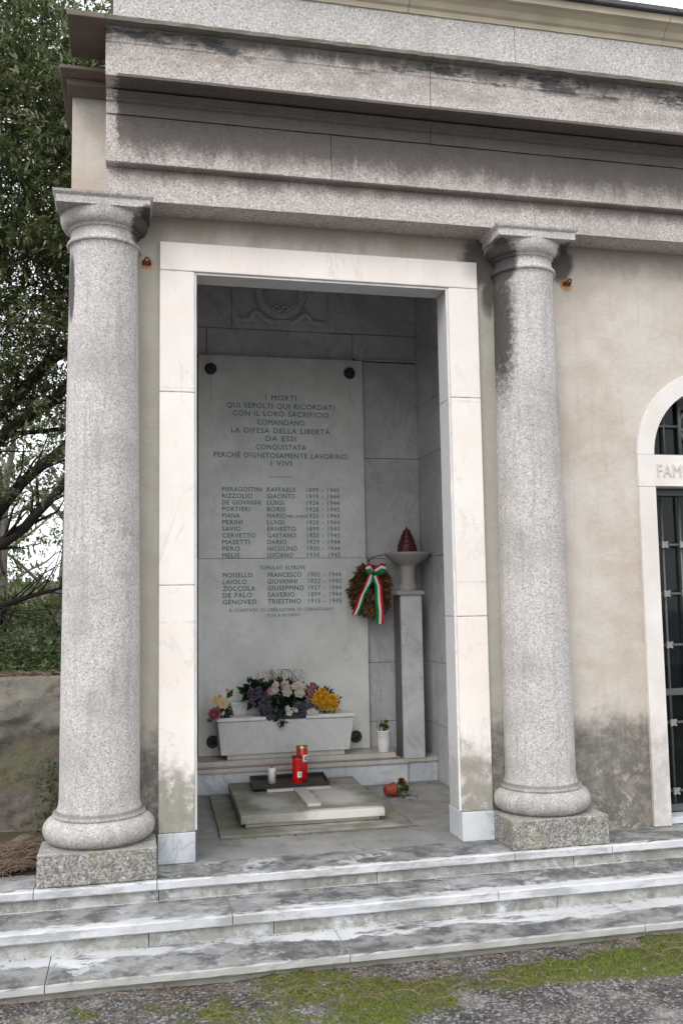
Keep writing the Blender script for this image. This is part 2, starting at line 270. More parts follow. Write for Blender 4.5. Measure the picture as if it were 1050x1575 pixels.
M = dict(
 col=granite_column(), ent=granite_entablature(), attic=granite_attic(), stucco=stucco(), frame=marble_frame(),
 tablet=marble_grey('grey white marble of the tablet', (.63, .63, .61), (.78, .78, .755), (.52, .53, .53), .3, extra=tablet_extra),
 clad=marble_grey('grey marble cladding', (.44, .44, .455), (.61, .61, .62), (.33, .335, .345), .5),
 cladup=marble_grey('lightened grey marble cladding', (.52, .51, .52), (.68, .665, .675), (.37, .36, .37), .45),  # upper slabs: paler grey, lifting the dim niche top through colour
 base=marble_grey('blue grey marble blocks', (.42, .45, .48), (.60, .62, .64), (.30, .33, .37), .6),
 trough=marble_grey('veined white marble of the trough', (.52, .52, .52), (.68, .68, .67), (.40, .42, .45), .25),
 rim=marble_grey('pale marble rims', (.60, .59, .58), (.78, .77, .77), (.45, .46, .5), .4),
 ledge=marble_grey('dusty beige marble ledge', (.40, .37, .335), (.54, .50, .465), (.27, .25, .23), .3),
 darkstone=marble_grey('dark bronze grey strip', (.09, .088, .086), (.16, .155, .15), (.05, .05, .05), .3),  # dark bronze grey for the pedestal's side strip
 step=marble_step(), floor=floor_mat(), slab=slab_mat(), rwall=rough_wall(), ground=ground_mat(),
 cream=plain('ochre cream painted cornice', (.40, .36, .275), .85, .3, 5), tile=plain('dark slate roof tiles', (.10, .10, .105), .8, .35, 12),
 brown=plain('brown stained render', (.155, .125, .105), .9, .35, 9), dark=plain('plaster black as painted shade', (.03, .03, .03), .9), room=plain('dim chapel plaster', (.16, .15, .14), .9),
 arch=travertine(), iron=plain('painted grey green iron', (.10, .115, .11), .45, .2, 40, Metallic=.4), rust=plain('rusty iron', (.13, .055, .02), .85, .5, 120),
 pale_iron=plain('worn pale iron rosettes', (.30, .29, .26), .5, .3, 60, Metallic=.3),
 green=plain('oxidised bronze', (.045, .062, .055), .45, .4, 60, Metallic=.6), letter=plain('faded green letter paint', (.12, .25, .19), .7, .3, 60),
 glass=glass_mat(), curtain=plain('pale grey blue curtain', (.42, .46, .50), .9, .15, 5),
 bowl=plain('greyish beige stone bowl', (.36, .345, .315), .7, .15, 20), white=plain('white plastic', (.82, .82, .80), .35, .03), paper=plain('white paper label', (.80, .79, .76), .6, .05),
 wax=plain('white wax', (.8, .76, .68), .4, .05), gold=plain('brass coloured tin lid', (.45, .33, .16), .3, .2, 40, Metallic=.8),
 ink=plain('dark printed ink', (.06, .05, .05), .6), blackmetal=plain('blackened metal tray', (.022, .021, .02), .5, .3, 60), dirt=plain('brown leaf dirt', (.065, .05, .03), .9, .5, 90),
 terracotta=plain('orange red terracotta', (.24, .04, .018), .6, .2, 40), bark=plain('dark tree bark', (.028, .024, .021), .95, .5, 30), bark2=plain('grey tree bark', (.20, .18, .16), .95, .4, 20),
 red=plain('ribbon red', (.60, .012, .02), .28, .05), rwhite=plain('ribbon white', (.80, .80, .80), .28, .03), rgreen=plain('ribbon green', (.0, .24, .065), .28, .05),
 string=plain('red string', (.35, .03, .03), .7), wire=plain('dark wire', (.04, .04, .042), .5), foam=plain('dark plastic flower tray', (.03, .035, .035), .5),
 leaf=leaf_mat('glossy holm oak leaves', (.022, .044, .014), (.20, .235, .10), (.46, .47, .29), rough=.30), leaf_far=leaf_mat('mid green leaves further off', (.05, .085, .025), (.16, .20, .07)),
 ivy=leaf_mat('dark ivy leaves', (.025, .045, .014), (.10, .14, .05)), moss=leaf_mat('bright moss', (.075, .11, .014), (.23, .29, .05), rough=.8),
 bleaf=leaf_mat('dark green bouquet leaves', (.012, .040, .014), (.035, .085, .025)), bluegreen=leaf_mat('blue green plastic leaf', (.03, .14, .12), (.05, .18, .15)),
 dry=leaf_mat('dry brown laurel leaves', (.13, .068, .026), (.34, .20, .090), rough=.6), needle=leaf_mat('fallen pine needles', (.12, .075, .05), (.31, .235, .165), rough=.7),
 stone=leaf_mat('loose grit', (.09, .085, .085), (.40, .39, .38), rough=.9),
 pwhite=leaf_mat('cream white petals', (.72, .66, .58), (.84, .81, .76), rough=.6), pyellow=leaf_mat('yellow petals', (.78, .42, .02), (.86, .58, .05), rough=.6), ppink=leaf_mat('dusty pink petals', (.42, .13, .18), (.58, .26, .30), rough=.6),
 ppurple=leaf_mat('muted purple petals', (.075, .065, .10), (.145, .12, .175), rough=.7), pcream=leaf_mat('cream dahlia petals', (.80, .66, .45), (.86, .79, .64), rough=.6), pcore=plain('peach flower centre', (.75, .38, .14), .7), dried=leaf_mat('dried brown petals', (.20, .12, .03), (.42, .28, .06), rough=.8),
)
def redwax():
    g = G('red translucent candle plastic'); h = g.step(g.Z, .12, .34)
    return g.fin((.66, .012, .010), .22, None, .5, Subsurface_Weight=.25, Coat_Weight=.3)
M['cred'] = redwax()
M['cdark'] = plain('dark red glass flame', (.10, .018, .024), .38, .3, 30)

# ------------------------------------------------------------------ mesh helpers
class MB:
    def __init__(s): s.v = []; s.f = []; s.mi = []; s.t = []; s.cur = 0; s.smooth = False; s.sm = []
    def face(s, pts, tint=.5):
        n = len(s.v); s.v += [tuple(p) for p in pts]; s.f.append(tuple(range(n, n+len(pts)))); s.mi.append(s.cur); s.t.append(tint); s.sm.append(s.smooth)
    def grid(s, rows, closed=False, tint=.5, cap0=False, cap1=False):
        n = len(s.v); m = len(rows[0])
        for r in rows: s.v += [tuple(p) for p in r]
        for i in range(len(rows)-1):
            for j in range(m if closed else m-1):
                k = (j+1) % m
                s.f.append((n+i*m+j, n+i*m+k, n+(i+1)*m+k, n+(i+1)*m+j)); s.mi.append(s.cur); s.t.append(tint); s.sm.append(s.smooth)
        if cap0: s.f.append(tuple(n+j for j in reversed(range(m)))); s.mi.append(s.cur); s.t.append(tint); s.sm.append(False)
        if cap1: s.f.append(tuple(n+(len(rows)-1)*m+j for j in range(m))); s.mi.append(s.cur); s.t.append(tint); s.sm.append(False)
    def box(s, x0, x1, y0, y1, z0, z1):
        p = [(x0, y0), (x1, y0), (x1, y1), (x0, y1)]
        s.grid([[(x, y, z0) for x, y in p], [(x, y, z1) for x, y in p]], True, cap0=True, cap1=True)
    def prism_y(s, pts, y0, y1):      # polygon in XZ (counterclockwise seen from the front), thickened along Y
        s.grid([[(x, y0, z) for x, z in pts], [(x, y1, z) for x, z in pts]], True, cap0=True, cap1=True)
    def prism_x(s, prof, x0, x1, n=1, jit=0):   # profile of (y, z) run along X
        rows = []
        for i in range(n+1):
            x = x0+(x1-x0)*i/n
            wv = 2.2*jit*noise.noise(Vector((x*2.3, prof[0][1]*9, 0))); rows.append([(x+(0 if i in (0, n) else jit*random.uniform(-1, 1)), y+wv+jit*random.uniform(-1, 1), z+wv*.6+jit*random.uniform(-1, 1)) for y, z in prof])
        s.grid(rows, True, cap0=True, cap1=True)
    def lathe(s, prof, c=(0, 0, 0), n=48, a0=0, a1=2*math.pi, caps=True):
        s.smooth = True; full = abs(a1-a0-2*math.pi) < 1e-6; rows = []
        for r, z in prof: rows.append([(c[0]+r*math.cos(a0+(a1-a0)*j/n), c[1]+r*math.sin(a0+(a1-a0)*j/n), c[2]+z) for j in range(n if full else n+1)])
        s.grid(rows, full, cap0=caps and full, cap1=caps and full); s.smooth = False
    def tube(s, pts, rad, n=6):
        s.smooth = True; pts = [Vector(p) for p in pts]; rows = []
        for i, p in enumerate(pts):
            d = (pts[min(i+1, len(pts)-1)]-pts[max(i-1, 0)]).normalized(); a = d.orthogonal().normalized()
            if i and abs(d.dot(la)) < .95: a = (la-d*la.dot(d)).normalized()
            la = a; b = d.cross(a); r = rad[i] if isinstance(rad, (list, tuple)) else rad
            rows.append([p+a*r*math.cos(2*math.pi*j/n)+b*r*math.sin(2*math.pi*j/n) for j in range(n)])
        s.grid(rows, True, cap0=True, cap1=True); s.smooth = False
    def leaf(s, p, d, up, L, W, tint=.5, fold=.25):    # pointed leaf of two folded halves
        d = d.normalized(); side = d.cross(up)
        if side.length < 1e-4: side = d.orthogonal()
        side.normalize(); n = side.cross(d); m = p+d*L*.5-n*fold*W*.6; tip = p+d*L-n*L*.12
        a = p+d*L*.42+side*W*.5+n*fold*W*.5; b = p+d*L*.42-side*W*.5+n*fold*W*.5
        i = len(s.v); s.v += [tuple(p), tuple(a), tuple(tip), tuple(b), tuple(m)]
        for q in ((0, 1, 2, 4), (0, 4, 2, 3)): s.f.append(tuple(i+k for k in q)); s.mi.append(s.cur); s.t.append(tint); s.sm.append(False)
    def build(s, name, mats, parent=None, bevel=0, base=None):
        o_ = Vector((0, 0, 0)); q = parent
        while q is not None: o_ += q.location; q = q.parent
        b = Vector(base) if base else o_
        me = bpy.data.meshes.new(name); me.from_pydata([(x-b.x, y-b.y, z-b.z) for x, y, z in s.v], [], s.f)
        for m in (mats if isinstance(mats, (list, tuple)) else [mats]): me.materials.append(m)
        me.polygons.foreach_set('material_index', s.mi); me.polygons.foreach_set('use_smooth', s.sm)
        at = me.attributes.new('tint', 'FLOAT', 'FACE'); at.data.foreach_set('value', s.t)
        if len(s.f) < 30000:
            bm = bmesh.new(); bm.from_mesh(me); bmesh.ops.remove_doubles(bm, verts=bm.verts, dist=1e-5) if bevel or any(s.sm) else None
            if bevel: bmesh.ops.recalc_face_normals(bm, faces=bm.faces)
            bm.to_mesh(me); bm.free()
        o = bpy.data.objects.new(name, me); COL.objects.link(o)
        if parent is not None: o.parent = parent; o.location = b-o_
        else: o.location = b
        if bevel:
            md = o.modifiers.new('bevel', 'BEVEL'); md.width = bevel; md.segments = 2; md.limit_method = 'ANGLE'; md.angle_limit = R(35)
        return o
def tag(o, label=None, cat=None, group=None, kind=None):
    if label: o['label'] = label
    if cat: o['category'] = cat
    if group: o['group'] = group
    if kind: o['kind'] = kind
    return o
def empty(name, loc, label, cat, group=None):
    o = bpy.data.objects.new(name, None); COL.objects.link(o); o.location = loc; o.empty_display_size = .1
    return tag(o, label, cat, group)
def rnd(a, b): return random.uniform(a, b)
def rv(): 
    while True:
        v = Vector((rnd(-1, 1), rnd(-1, 1), rnd(-1, 1)))
        if .05 < v.length < 1: return v.normalized()
def text_mesh(s, x0, x1, zc, h, y=None, bold=.018, depth=.0012, spacing=1.12):
    """mesh of a line of lettering standing in the XZ plane, fitted to the span x0..x1 and cap height h"""
    cu = bpy.data.curves.new('lettering', 'FONT'); cu.body = s; cu.size = 1; cu.space_character = spacing; cu.space_word = 1.25; cu.offset = 0; cu.resolution_u = 3
    ob = bpy.data.objects.new('lettering', cu); COL.objects.link(ob); bpy.context.view_layer.update()
    me = ob.to_mesh(); vs = [v.co.copy() for v in me.vertices]; fs = [tuple(p.vertices) for p in me.polygons]; ob.to_mesh_clear()
    bpy.data.objects.remove(ob); bpy.data.curves.remove(cu)
    ax = min(v.x for v in vs); bx = max(v.x for v in vs); cap = .70
    sx = (x1-x0)/(bx-ax); sz = h/cap
    return [(x0+(v.x-ax)*sx, y, zc-h/2+v.y*sz) for v in vs], fs
def add_text(mb, *a, **k):
    e = k.pop('bold', .006); vs, fs = text_mesh(*a, **k)
    for q, (dx, dz) in enumerate(((-1, 0), (1, 0), (0, 1), (0, -1))):
        n = len(mb.v); mb.v += [(x+dx*e*.14, y-.00006*q, z+dz*e*.14) for x, y, z in vs]
        for f in fs: mb.f.append(tuple(n+i for i in f)); mb.mi.append(mb.cur); mb.t.append(.5); mb.sm.append(False)

# ================================================================== GROUND
def moss_amt(x, y):
    v = noise.fractal(Vector((x*1.5+3.1, y*2.6, 1.7)), 1, 2, 5)
    near = max(0, 1-abs(y+.93)/.16)*.28
    dense = .34*math.exp(-((x-.75)/.75)**2-((y+1.10)/.17)**2) + .3*math.exp(-((x-1.75)/.55)**2-((y+1.02)/.10)**2) - .25*math.exp(-((x+.35)/.5)**2)
    far = -.25 if y < -1.5 else 0
    v += .55*noise.fractal(Vector((x*9, y*11, 6.1)), 1, 2, 4)
    return .30+v*.42+near+dense+far - (.35*math.exp(-((x-1.45)/.32)**2-((y+1.33)/.13)**2))
def gz(x, y):
    z = -.243+.006*noise.noise(Vector((x*3, y*3, 0)))+.003*noise.noise(Vector((x*14, y*14, 2)))
    return z+.012*max(0, min(1, (moss_amt(x, y)-.35)*2)) - .02*max(0, min(1, (-y-3)/4))
def axis(fine0, fine1, st, far0, far1):
    a = []; x = far0
    while x < fine0-1e-6: a.append(x); x += max(st, (fine0-x)*.35)
    x = fine0
    while x < fine1: a.append(x); x += st
    stp = st
    while x < far1: a.append(x); stp *= 1.5; x += stp
    a.append(far1); return a
xs = axis(-1.2, 2.8, .02, -80, 80); ys = axis(-1.9, -.70, .02, -80, 1.5)
xs = sorted(set(round(v, 4) for v in xs)); ys = sorted(set(round(v, 4) for v in ys))
mb = MB(); mb.smooth = True
mb.grid([[(x, y, gz(x, y) if -6 < y < 0 and -3 < x < 6 else -.263) for y in ys] for x in xs][::-1])
g_ = mb.build('ground', M['ground']); tag(g_, kind='structure')
at = g_.data.attributes.new('moss', 'FLOAT', 'POINT')
at.data.foreach_set('value', [moss_amt(v.co.x, v.co.y) if -1.6 < v.co.x < 3.2 and -2.6 < v.co.y < -.7 else (.3+.4*noise.fractal(Vector((v.co.x*.8, v.co.y*.8, 5)), 1, 2, 3)) for v in g_.data.vertices])
# far side ground behind and beside the building
def hz(x, y):
    if x > -.45 and y < 3.4: return -.3
    if x < -1.9 and y < .9: return .0
    return .74+.03*noise.noise(Vector((x*1.3, y*1.3, 4)))+max(0, (y-3)*.03)
mb = MB(); mb.smooth = True
hx = [-80, -40, -20, -10, -6, -4, -3, -2.4, -1.8, -1.4, -1.1, -.9, -.7, -.5, -.44]; hy = [.95, 1.3, 1.7, 2.2, 2.8, 3.4, 4, 5, 6, 8, 11, 16, 25, 50, 120]
mb.grid([[(x, y, .74+.03*noise.noise(Vector((x*1.3, y*1.3, 4)))+max(0, (y-3)*.03)) for y in hy] for x in hx][::-1])
hx2 = [-.44, 0, 1, 2, 4, 8, 16, 40, 80]; hy2 = [3.4, 4, 5, 6, 8, 11, 16, 25, 50, 120]
mb.grid([[(x, y, .74+.03*noise.noise(Vector((x*1.3, y*1.3, 4)))+max(0, (y-3)*.03)) for y in hy2] for x in hx2][::-1])
tag(mb.build('hillside', M['dirt']), kind='structure')
# level earth strip left of the building, at step height
mb = MB(); mb.smooth = True
mb.grid([[(x, y, -.006+.012*noise.noise(Vector((x*6, y*6, 0)))+max(0, y-.5)*.05) for y in [-.02+.04*k for k in range(21)]] for x in [-3+.07*k for k in range(37)]][::-1])
tag(mb.build('earth_strip', M['dirt']), kind='structure')

# moss tufts
mb = MB()
for i in range(60000):
    x = rnd(-.9, 2.6); y = rnd(-1.75, -.74)
    m_ = moss_amt(x, y)
    if m_ < .43+rnd(-.06, .12) or noise.noise(Vector((x*38, y*38, 9))) > .36: continue
    z = gz(x, y)-.001; a = rnd(0, 6.28); h = rnd(.003, .009)*(1.3 if m_ > .6 else .9); wd = rnd(.002, .004)
    dx, dy = math.cos(a)*wd, math.sin(a)*wd; lx, ly = rnd(-.004, .004), rnd(-.004, .004)
    mb.face([(x-dx, y-dy, z), (x+dx, y+dy, z), (x+lx+dx*.3, y+ly+dy*.3, z+h), (x+lx-dx*.3, y+ly-dy*.3, z+h)], rnd(0, 1)*(.55+.45*min(1, (m_-.4)*4)))
tag(mb.build('moss', M['moss']), kind='stuff')
# loose grit
mb = MB()
for i in range(9000):
    x = rnd(-.95, 2.6); y = rnd(-1.85, -.77)
    if moss_amt(x, y) > .48 and random.random() < .93: continue
    r = rnd(.0015, .0045) if random.random() < .95 else rnd(.005, .011); z = gz(x, y)+r*.4; t = rnd(0, 1)**1.5
    ps = [(x+r*rnd(.7, 1.2)*math.cos(a), y+r*rnd(.7, 1.2)*math.sin(a), z-r*.3) for a in (0, 1.57, 3.14, 4.71)]; top = (x+rnd(-.3, .3)*r, y+rnd(-.3, .3)*r, z+r*rnd(.4, .9))
    for k in range(4): mb.face([ps[k], ps[(k+1) % 4], top], t)
tag(mb.build('gravel', M['stone']), kind='stuff')
# pine needles
def needle(mb, x, y, z, L, a, lift=.01, w_=.0011):
    cv = rnd(-.5, .5); pts = []
    for k in range(5):
        t = k/4; aa = a+cv*t; pts.append(Vector((x+L*t*math.cos(aa), y+L*t*math.sin(aa), z+lift*math.sin(t*3.1))))
    s_ = Vector((-math.sin(a), math.cos(a), 0))*w_; u = Vector((0, 0, w_*1.6)); t = rnd(0, 1)
    mb.grid([[p-s_ for p in pts], [p+u for p in pts], [p+s_ for p in pts]], tint=t)
mb = MB()
for i in range(300):
    if i < 200: x = rnd(-.6, 2.5); y = -.80-abs(random.gauss(0, .13)) if random.random() < .75 else rnd(-1.7, -.8)
    else: x = random.gauss(random.choice((.95, 1.15, 1.9, .35)), .16); y = random.gauss(-1.02, .08)
    if y > -.79: y = -.79
    a = rnd(0, 3.14); 
    for k in range(random.choice((1, 2, 2))): needle(mb, x, y, gz(x, y)+.008, rnd(.05, .13), a+rnd(-.15, .15), rnd(.002, .018), .0009)
tag(mb.build('pine_needles', M['needle']), kind='stuff')
mb = MB()
for i in range(1500):
    x = -.50-abs(random.gauss(0, .18)); y = rnd(.02, .5)
    h = .07*math.exp(-((x+.52)/.16)**2)*math.exp(-((y-.22)/.2)**2)
    needle(mb, x-rnd(0, .08), y, .006+h*rnd(.2, 1), rnd(.08, .16), random.gauss(.5, .35)+(3.14 if random.random() < .4 else 0), rnd(.005, .03), .0013)
tag(mb.build('needle_litter', M['needle']), kind='stuff')
# crumbs of leaf dirt in the corners of the niche and the step joints
mb = MB()
def crumb(x, y, z, r):
    a = rnd(0, 6.28); mb.leaf(Vector((x, y, z+.001)), Vector((math.cos(a), math.sin(a), rnd(0, .3))), Vector((0, 0, 1)), r*2.4, r*1.3, rnd(0, 1), .2)
for i in range(330): crumb(rnd(.3, 1.36), .37-abs(random.gauss(0, .012)), .0, rnd(.002, .006))
for i in range(260): crumb(1.30+abs(random.gauss(0, .015)), rnd(.36, 1.42), .0, rnd(.002, .006))
for i in range(200): crumb(.30-abs(random.gauss(0, .02))+.04, rnd(.5, 1.42), .0, rnd(.002, .008))
for i in range(160): crumb(rnd(1.3, 1.8), 1.45-abs(random.gauss(0, .02)), .0, rnd(.002, .007))
for i in range(260): crumb(rnd(.2, 2.6), -.236-abs(random.gauss(0, .008)), -.089, rnd(.002, .005))
for i in range(260): crumb(rnd(-.6, 2.6), -.473-abs(random.gauss(0, .008)), -.186, rnd(.002, .005))
for i in range(900): x = rnd(-.9, 2.6); y = -.768-abs(random.gauss(0, .022)); crumb(x, y, gz(x, y), rnd(.002, .006))
for i in range(120): crumb(rnd(.3, 1.5), rnd(1.49, 1.69), .196, rnd(.002, .005))
for i in range(60): crumb(rnd(1.33, 1.55), rnd(.95, 1.15), .0, rnd(.004, .012))
tag(mb.build('leaf_crumbs', M['needle']), kind='stuff')

# ================================================================== STEPS
st = empty('marble_steps', (1.8, -.4, -.243), 'three worn white marble steps with black weathering in front of the mausoleum', 'steps')
def seg_run(mb, prof, cuts, gap=.0035, jit=.0011, dx=.035):
    for a, b in zip(cuts[:-1], cuts[1:]): mb.prism_x(prof, a+gap/2, b-gap/2, max(1, int((b-a)/dx)), jit)
XL, XR = -2.6, 5.5
def step_part(y0, z, th, yback, cuts, rcuts, zr, jname='step'):
    a = MB(); c = .0055
    seg_run(a, [(y0+c, z-th), (y0, z-th+c), (y0, z-c), (y0+c, z), (yback, z), (yback, z-th)], cuts)
    o = a.build(jname, M['step'], st)
    b = MB(); seg_run(b, [(y0+.022, zr), (y0+.022, z-th-.0005), (yback, z-th-.0005), (yback, zr)], rcuts); b.build('riser', M['step'], o)
step_part(-.25, 0, .038, .0, [XL, -.51, -.012, 1.60, 2.09, 3.3, 4.5, XR], [XL, -.9, -.005, .95, 1.9, 2.55, 3.8, XR], -.092)
step_part(-.487, -.089, .042, -.20, [XL, -1.1, .28, 1.42, 2.9, 4.2, XR], [XL, -.05, .45, 1.35, 1.7, 3.0, XR], -.189)
step_part(-.762, -.186, .032, -.44, [XL, -.42, .70, 1.95, 3.3, XR], [XL, 0, XR], -.30)

# ================================================================== MAUSOLEUM
mau = empty('mausoleum', (1.8, 1.5, 0), 'classical cemetery mausoleum with engaged granite columns, stucco wall and open marble niche', 'mausoleum')
mw = MB()
pts = [(-.41, 0), (.03, 0), (.03, 2.80), (1.57, 2.80), (1.57, 0), (2.49, 0), (2.49, 1.909)]
AX, AZ, AO, AI = 2.93, 1.909, .465, .368
for k in range(1, 24): a = math.pi-math.pi*k/24; pts.append((AX+.44*math.cos(a), AZ+.44*math.sin(a)))
pts += [(3.37, 1.909), (3.37, 0), (XR, 0), (XR, 3.62), (-.41, 3.62)]
mw.prism_y(pts, .02, .21)
wall = mw.build('wall', M['stucco'], mau)
mb = MB(); mb.box(-.41, -.22, .2105, 3.2, -.3, 3.62); mb.build('side_wall', M['stucco'], mau)
mb = MB(); mb.box(-.219, XR, 3.0, 3.2, -.3, 3.62); mb.box(XR-.2, XR, .2105, 2.999, -.3, 3.62); mb.build('rear_wall', M['stucco'], mau)
# niche shell, its black colour painting the gap shade, and the chapel room behind the grille door
mb = MB(); mb.box(-.2185, -.20, .211, 1.80, 0, 3.62); mb.box(-.2185, 1.86, 1.80, 1.86, 0, 3.62); mb.box(1.84, 1.86, .211, 1.7995, 0, 3.62); mb.box(-.2, 1.84, .211, 1.7995, 3.45, 3.5)
mb.build('niche_shell', M['dark'], mau)
mb = MB(); mb.box(1.861, XR-.2, 2.6, 2.62, 0, 3.0); mb.box(1.861, XR-.2, .211, 2.6, 2.9, 2.95); mb.box(1.8605, 1.88, .211, 2.6, 0, 2.9); mb.box(3.9, 3.95, .211, 2.6, 0, 2.9); mb.build('chapel_room', M['room'], mau)
mb = MB(); mb.box(-.2, 1.84, .0005, 1.7995, -.06, 0); mb.box(1.861, XR-.2, .0005, 2.599, -.06, -.001); mb.box(-.41, -.2005, .0005, .2, -.06, -.001); mb.build('floor', M['floor'], mau)
mb = MB(); mb.box(-.40, XR-.01, .03, 3.19, 3.621, 3.68); mb.build('roof_slab', M['brown'], mau)

# entablature in courses, each with its own joints
def course(name, prof, cuts, m, dx=.06, jit=.0008): 
    b = MB(); seg_run(b, prof, cuts, .003, jit, dx); return b.build(name, m, mau)
XE = -.25
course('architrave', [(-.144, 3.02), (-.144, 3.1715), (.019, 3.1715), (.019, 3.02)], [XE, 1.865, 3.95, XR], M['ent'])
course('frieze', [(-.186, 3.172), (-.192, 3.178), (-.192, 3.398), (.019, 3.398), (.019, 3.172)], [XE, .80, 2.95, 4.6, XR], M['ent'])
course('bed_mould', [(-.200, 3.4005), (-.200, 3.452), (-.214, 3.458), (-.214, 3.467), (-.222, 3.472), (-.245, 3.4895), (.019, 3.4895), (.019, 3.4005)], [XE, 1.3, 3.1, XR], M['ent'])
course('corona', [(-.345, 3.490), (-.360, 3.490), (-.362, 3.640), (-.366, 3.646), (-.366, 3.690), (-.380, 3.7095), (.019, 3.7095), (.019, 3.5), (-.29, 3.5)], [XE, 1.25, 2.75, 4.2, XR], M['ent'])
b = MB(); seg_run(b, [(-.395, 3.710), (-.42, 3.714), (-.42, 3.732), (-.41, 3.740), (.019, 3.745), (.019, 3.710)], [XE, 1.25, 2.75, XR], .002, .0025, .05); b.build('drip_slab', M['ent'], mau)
b = MB(); b.box(-.412, -.2505, -.42, -.09, 3.711, 3.738); b.build('corner_slab', M['brown'], mau, .004)
b = MB(); b.prism_x([(-.18, 3.605), (-.18, 3.622), (.40, 3.622), (.40, 3.605)], -.456, -.2505); b.box(-.43, -.2505, -.1, .0195, 3.575, 3.6045); b.build('return_cornice', M['brown'], mau, .004)
course('attic', [(-.20, 3.745), (-.20, 4.065), (.3, 4.065), (.3, 3.745)], [-.222, 1.762, 3.9, XR], M['attic'])
course('cornice', [(-.208, 4.066), (-.208, 4.092), (-.222, 4.100), (-.235, 4.125), (-.262, 4.143), (-.285, 4.147), (-.285, 4.185), (.3, 4.185), (.3, 4.066)], [-.24, 1.2, 2.6, 4.0, XR], M['cream'])
b = MB()
for k in range(24):
    x0 = -.25+k*.24; dz = rnd(0, .006); b.prism_x([(-.315+rnd(-.006, .006), 4.187), (-.315, 4.202+dz), (1.7, 4.8+dz), (1.7, 4.78)], x0+.002, x0+.2385)
b.build('roof', M['tile'], mau)

# columns
def column(cx, seed):
    prof = [(.186, .262), (.183, .275), (.178, .29), (.1745, .32)]
    for k in range(1, 13): t = k/12; z = .32+(2.80-.32)*t; prof.append((.1745-.0205*t**1.6, z))
    prof += [(.157, 2.812), (.160, 2.818)]
    s = MB(); s.lathe(prof, (cx, 0, 0), 64, caps=False); sh = s.build('column', M['col'], mau, base=(cx, 0, 0))
    p = MB(); p.box(cx-.2445, cx+.2445, -.224, .0195, .001, .135); p.build('plinth', M['col'], sh, .005)
    t_ = MB(); pr = [(.205, .1355)]
    for k in range(0, 13): a = -math.pi/2+math.pi*k/12; pr.append((.188+.054*math.cos(a), .190+.054*math.sin(a)))
    pr += [(.199, .2445), (.200, .262), (.187, .2625)]; t_.lathe(pr, (cx, 0, 0), 64, caps=False); t_.build('base', M['col'], sh)
    c = MB(); pr = [(.156, 2.8185), (.168, 2.820), (.1705, 2.829), (.168, 2.838), (.162, 2.840), (.162, 2.846), (.153, 2.850), (.151, 2.885), (.156, 2.889), (.162, 2.890), (.162, 2.900), (.166, 2.902)]
    for k in range(1, 7): a = math.pi/2*k/6; pr.append((.166+.034*math.sin(a), 2.902+.058*(1-math.cos(a))))
    pr += [(.200, 2.9648)]
    c.lathe(pr, (cx, 0, 0), 64, caps=False)
    c.box(cx-.207, cx+.207, -.200, .0195, 2.965, 3.000)
    c.grid([[(cx-h, -h+.007, z), (cx+h, -h+.007, z), (cx+h, .0195, z), (cx-h, .0195, z)] for h, z in ((.2072, 3.0), (.212, 3.003), (.219, 3.010), (.222, 3.0195))], True, cap0=True, cap1=True)
    c.build('capital', M['col'], sh)
for i, cx in enumerate((-.2565, 1.8475, 3.95)): column(cx, i)

# marble portal
fr = MB()
x1 = 1.6; IL, IR, ZT = .162, 1.442, 2.75
def jamb(mb, a, b, cuts):
    for z0, z1 in zip(cuts[:-1], cuts[1:]): mb.box(a, b, 0, .187, z0+.0008, z1-.0008)
fr.box(0, x1, 0, .187, ZT+.0008, 2.89)
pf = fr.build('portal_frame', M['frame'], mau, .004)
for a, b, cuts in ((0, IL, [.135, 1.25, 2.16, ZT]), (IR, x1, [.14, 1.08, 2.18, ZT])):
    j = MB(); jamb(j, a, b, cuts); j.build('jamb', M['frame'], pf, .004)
    q = MB(); q.box(a-.003, b+.003, -.004, .190, .001, cuts[0]-.0005); q.build('base_block', M['base'], pf, .003)
# thin marble bead round the inner edge
bd = MB(); bd.box(IL+.0005, IL+.011, .012, .020, .14, ZT-.011); bd.box(IR-.011, IR-.0005, .012, .020, .145, ZT-.011); bd.box(IL+.0005, IR-.0005, .012, .020, ZT-.0105, ZT-.0005); bd.build('bead', M['rim'], pf)

# niche cladding: separate marble slabs with open joints
def slabs(name, m, rects, y0, y1, gap=.003, bev=.0015):
    b = MB()
    for x0, x1_, z0, z1 in rects: b.box(x0+gap/2, x1_-gap/2, y0, y1, z0+gap/2, z1-gap/2)
    return b.build(name, m, mau, bev)
slabs('upper_cladding', M['cladup'], [(.296, .527, 3.008, 3.45), (1.196, 1.82, 3.01, 3.45), (.296, .360, 2.818, 3.006), (.361, 1.362, 2.818, 3.006), (1.362, 1.82, 2.832, 3.008)], 1.762, 1.79)
slabs('rear_cladding', M['clad'], [(.296, 1.41, .0, 2.80), (1.425, 1.82, 2.14, 2.815), (1.425, 1.82, 1.45, 2.14), (1.425, 1.82, .75, 1.45), (1.425, 1.82, .36, .75), (1.425, 1.82, .0, .36)], 1.764, 1.79)
b = MB(); b.box(-.1995, -.18, .212, 1.45, .001, 3.44); b.build('bounce_cladding', M['clad'], mau)  # unseen pale wall facing, added to bounce light into the niche
b = MB(); b.box(-.179, 1.819, .212, 1.45, 3.43, 3.449); b.build('bounce_ceiling', plain('pale bounce plaster', (.72, .71, .69), .9, .08, 6), mau)  # unseen ceiling sheet, whitened to bounce light into the niche
b = MB(); b.box(1.375, 1.82, 1.745, 1.7615, 2.820, 2.830); b.build('cladding_fillet', M['cladup'], mau)
def side_slabs(name, rects, m=M['clad']):
    b = MB()
    for y0, y1, z0, z1 in rects: b.box(1.82, 1.8395, y0+.0015, y1-.0015, z0+.0015, z1-.0015)
    b.build(name, m, mau, .0015)
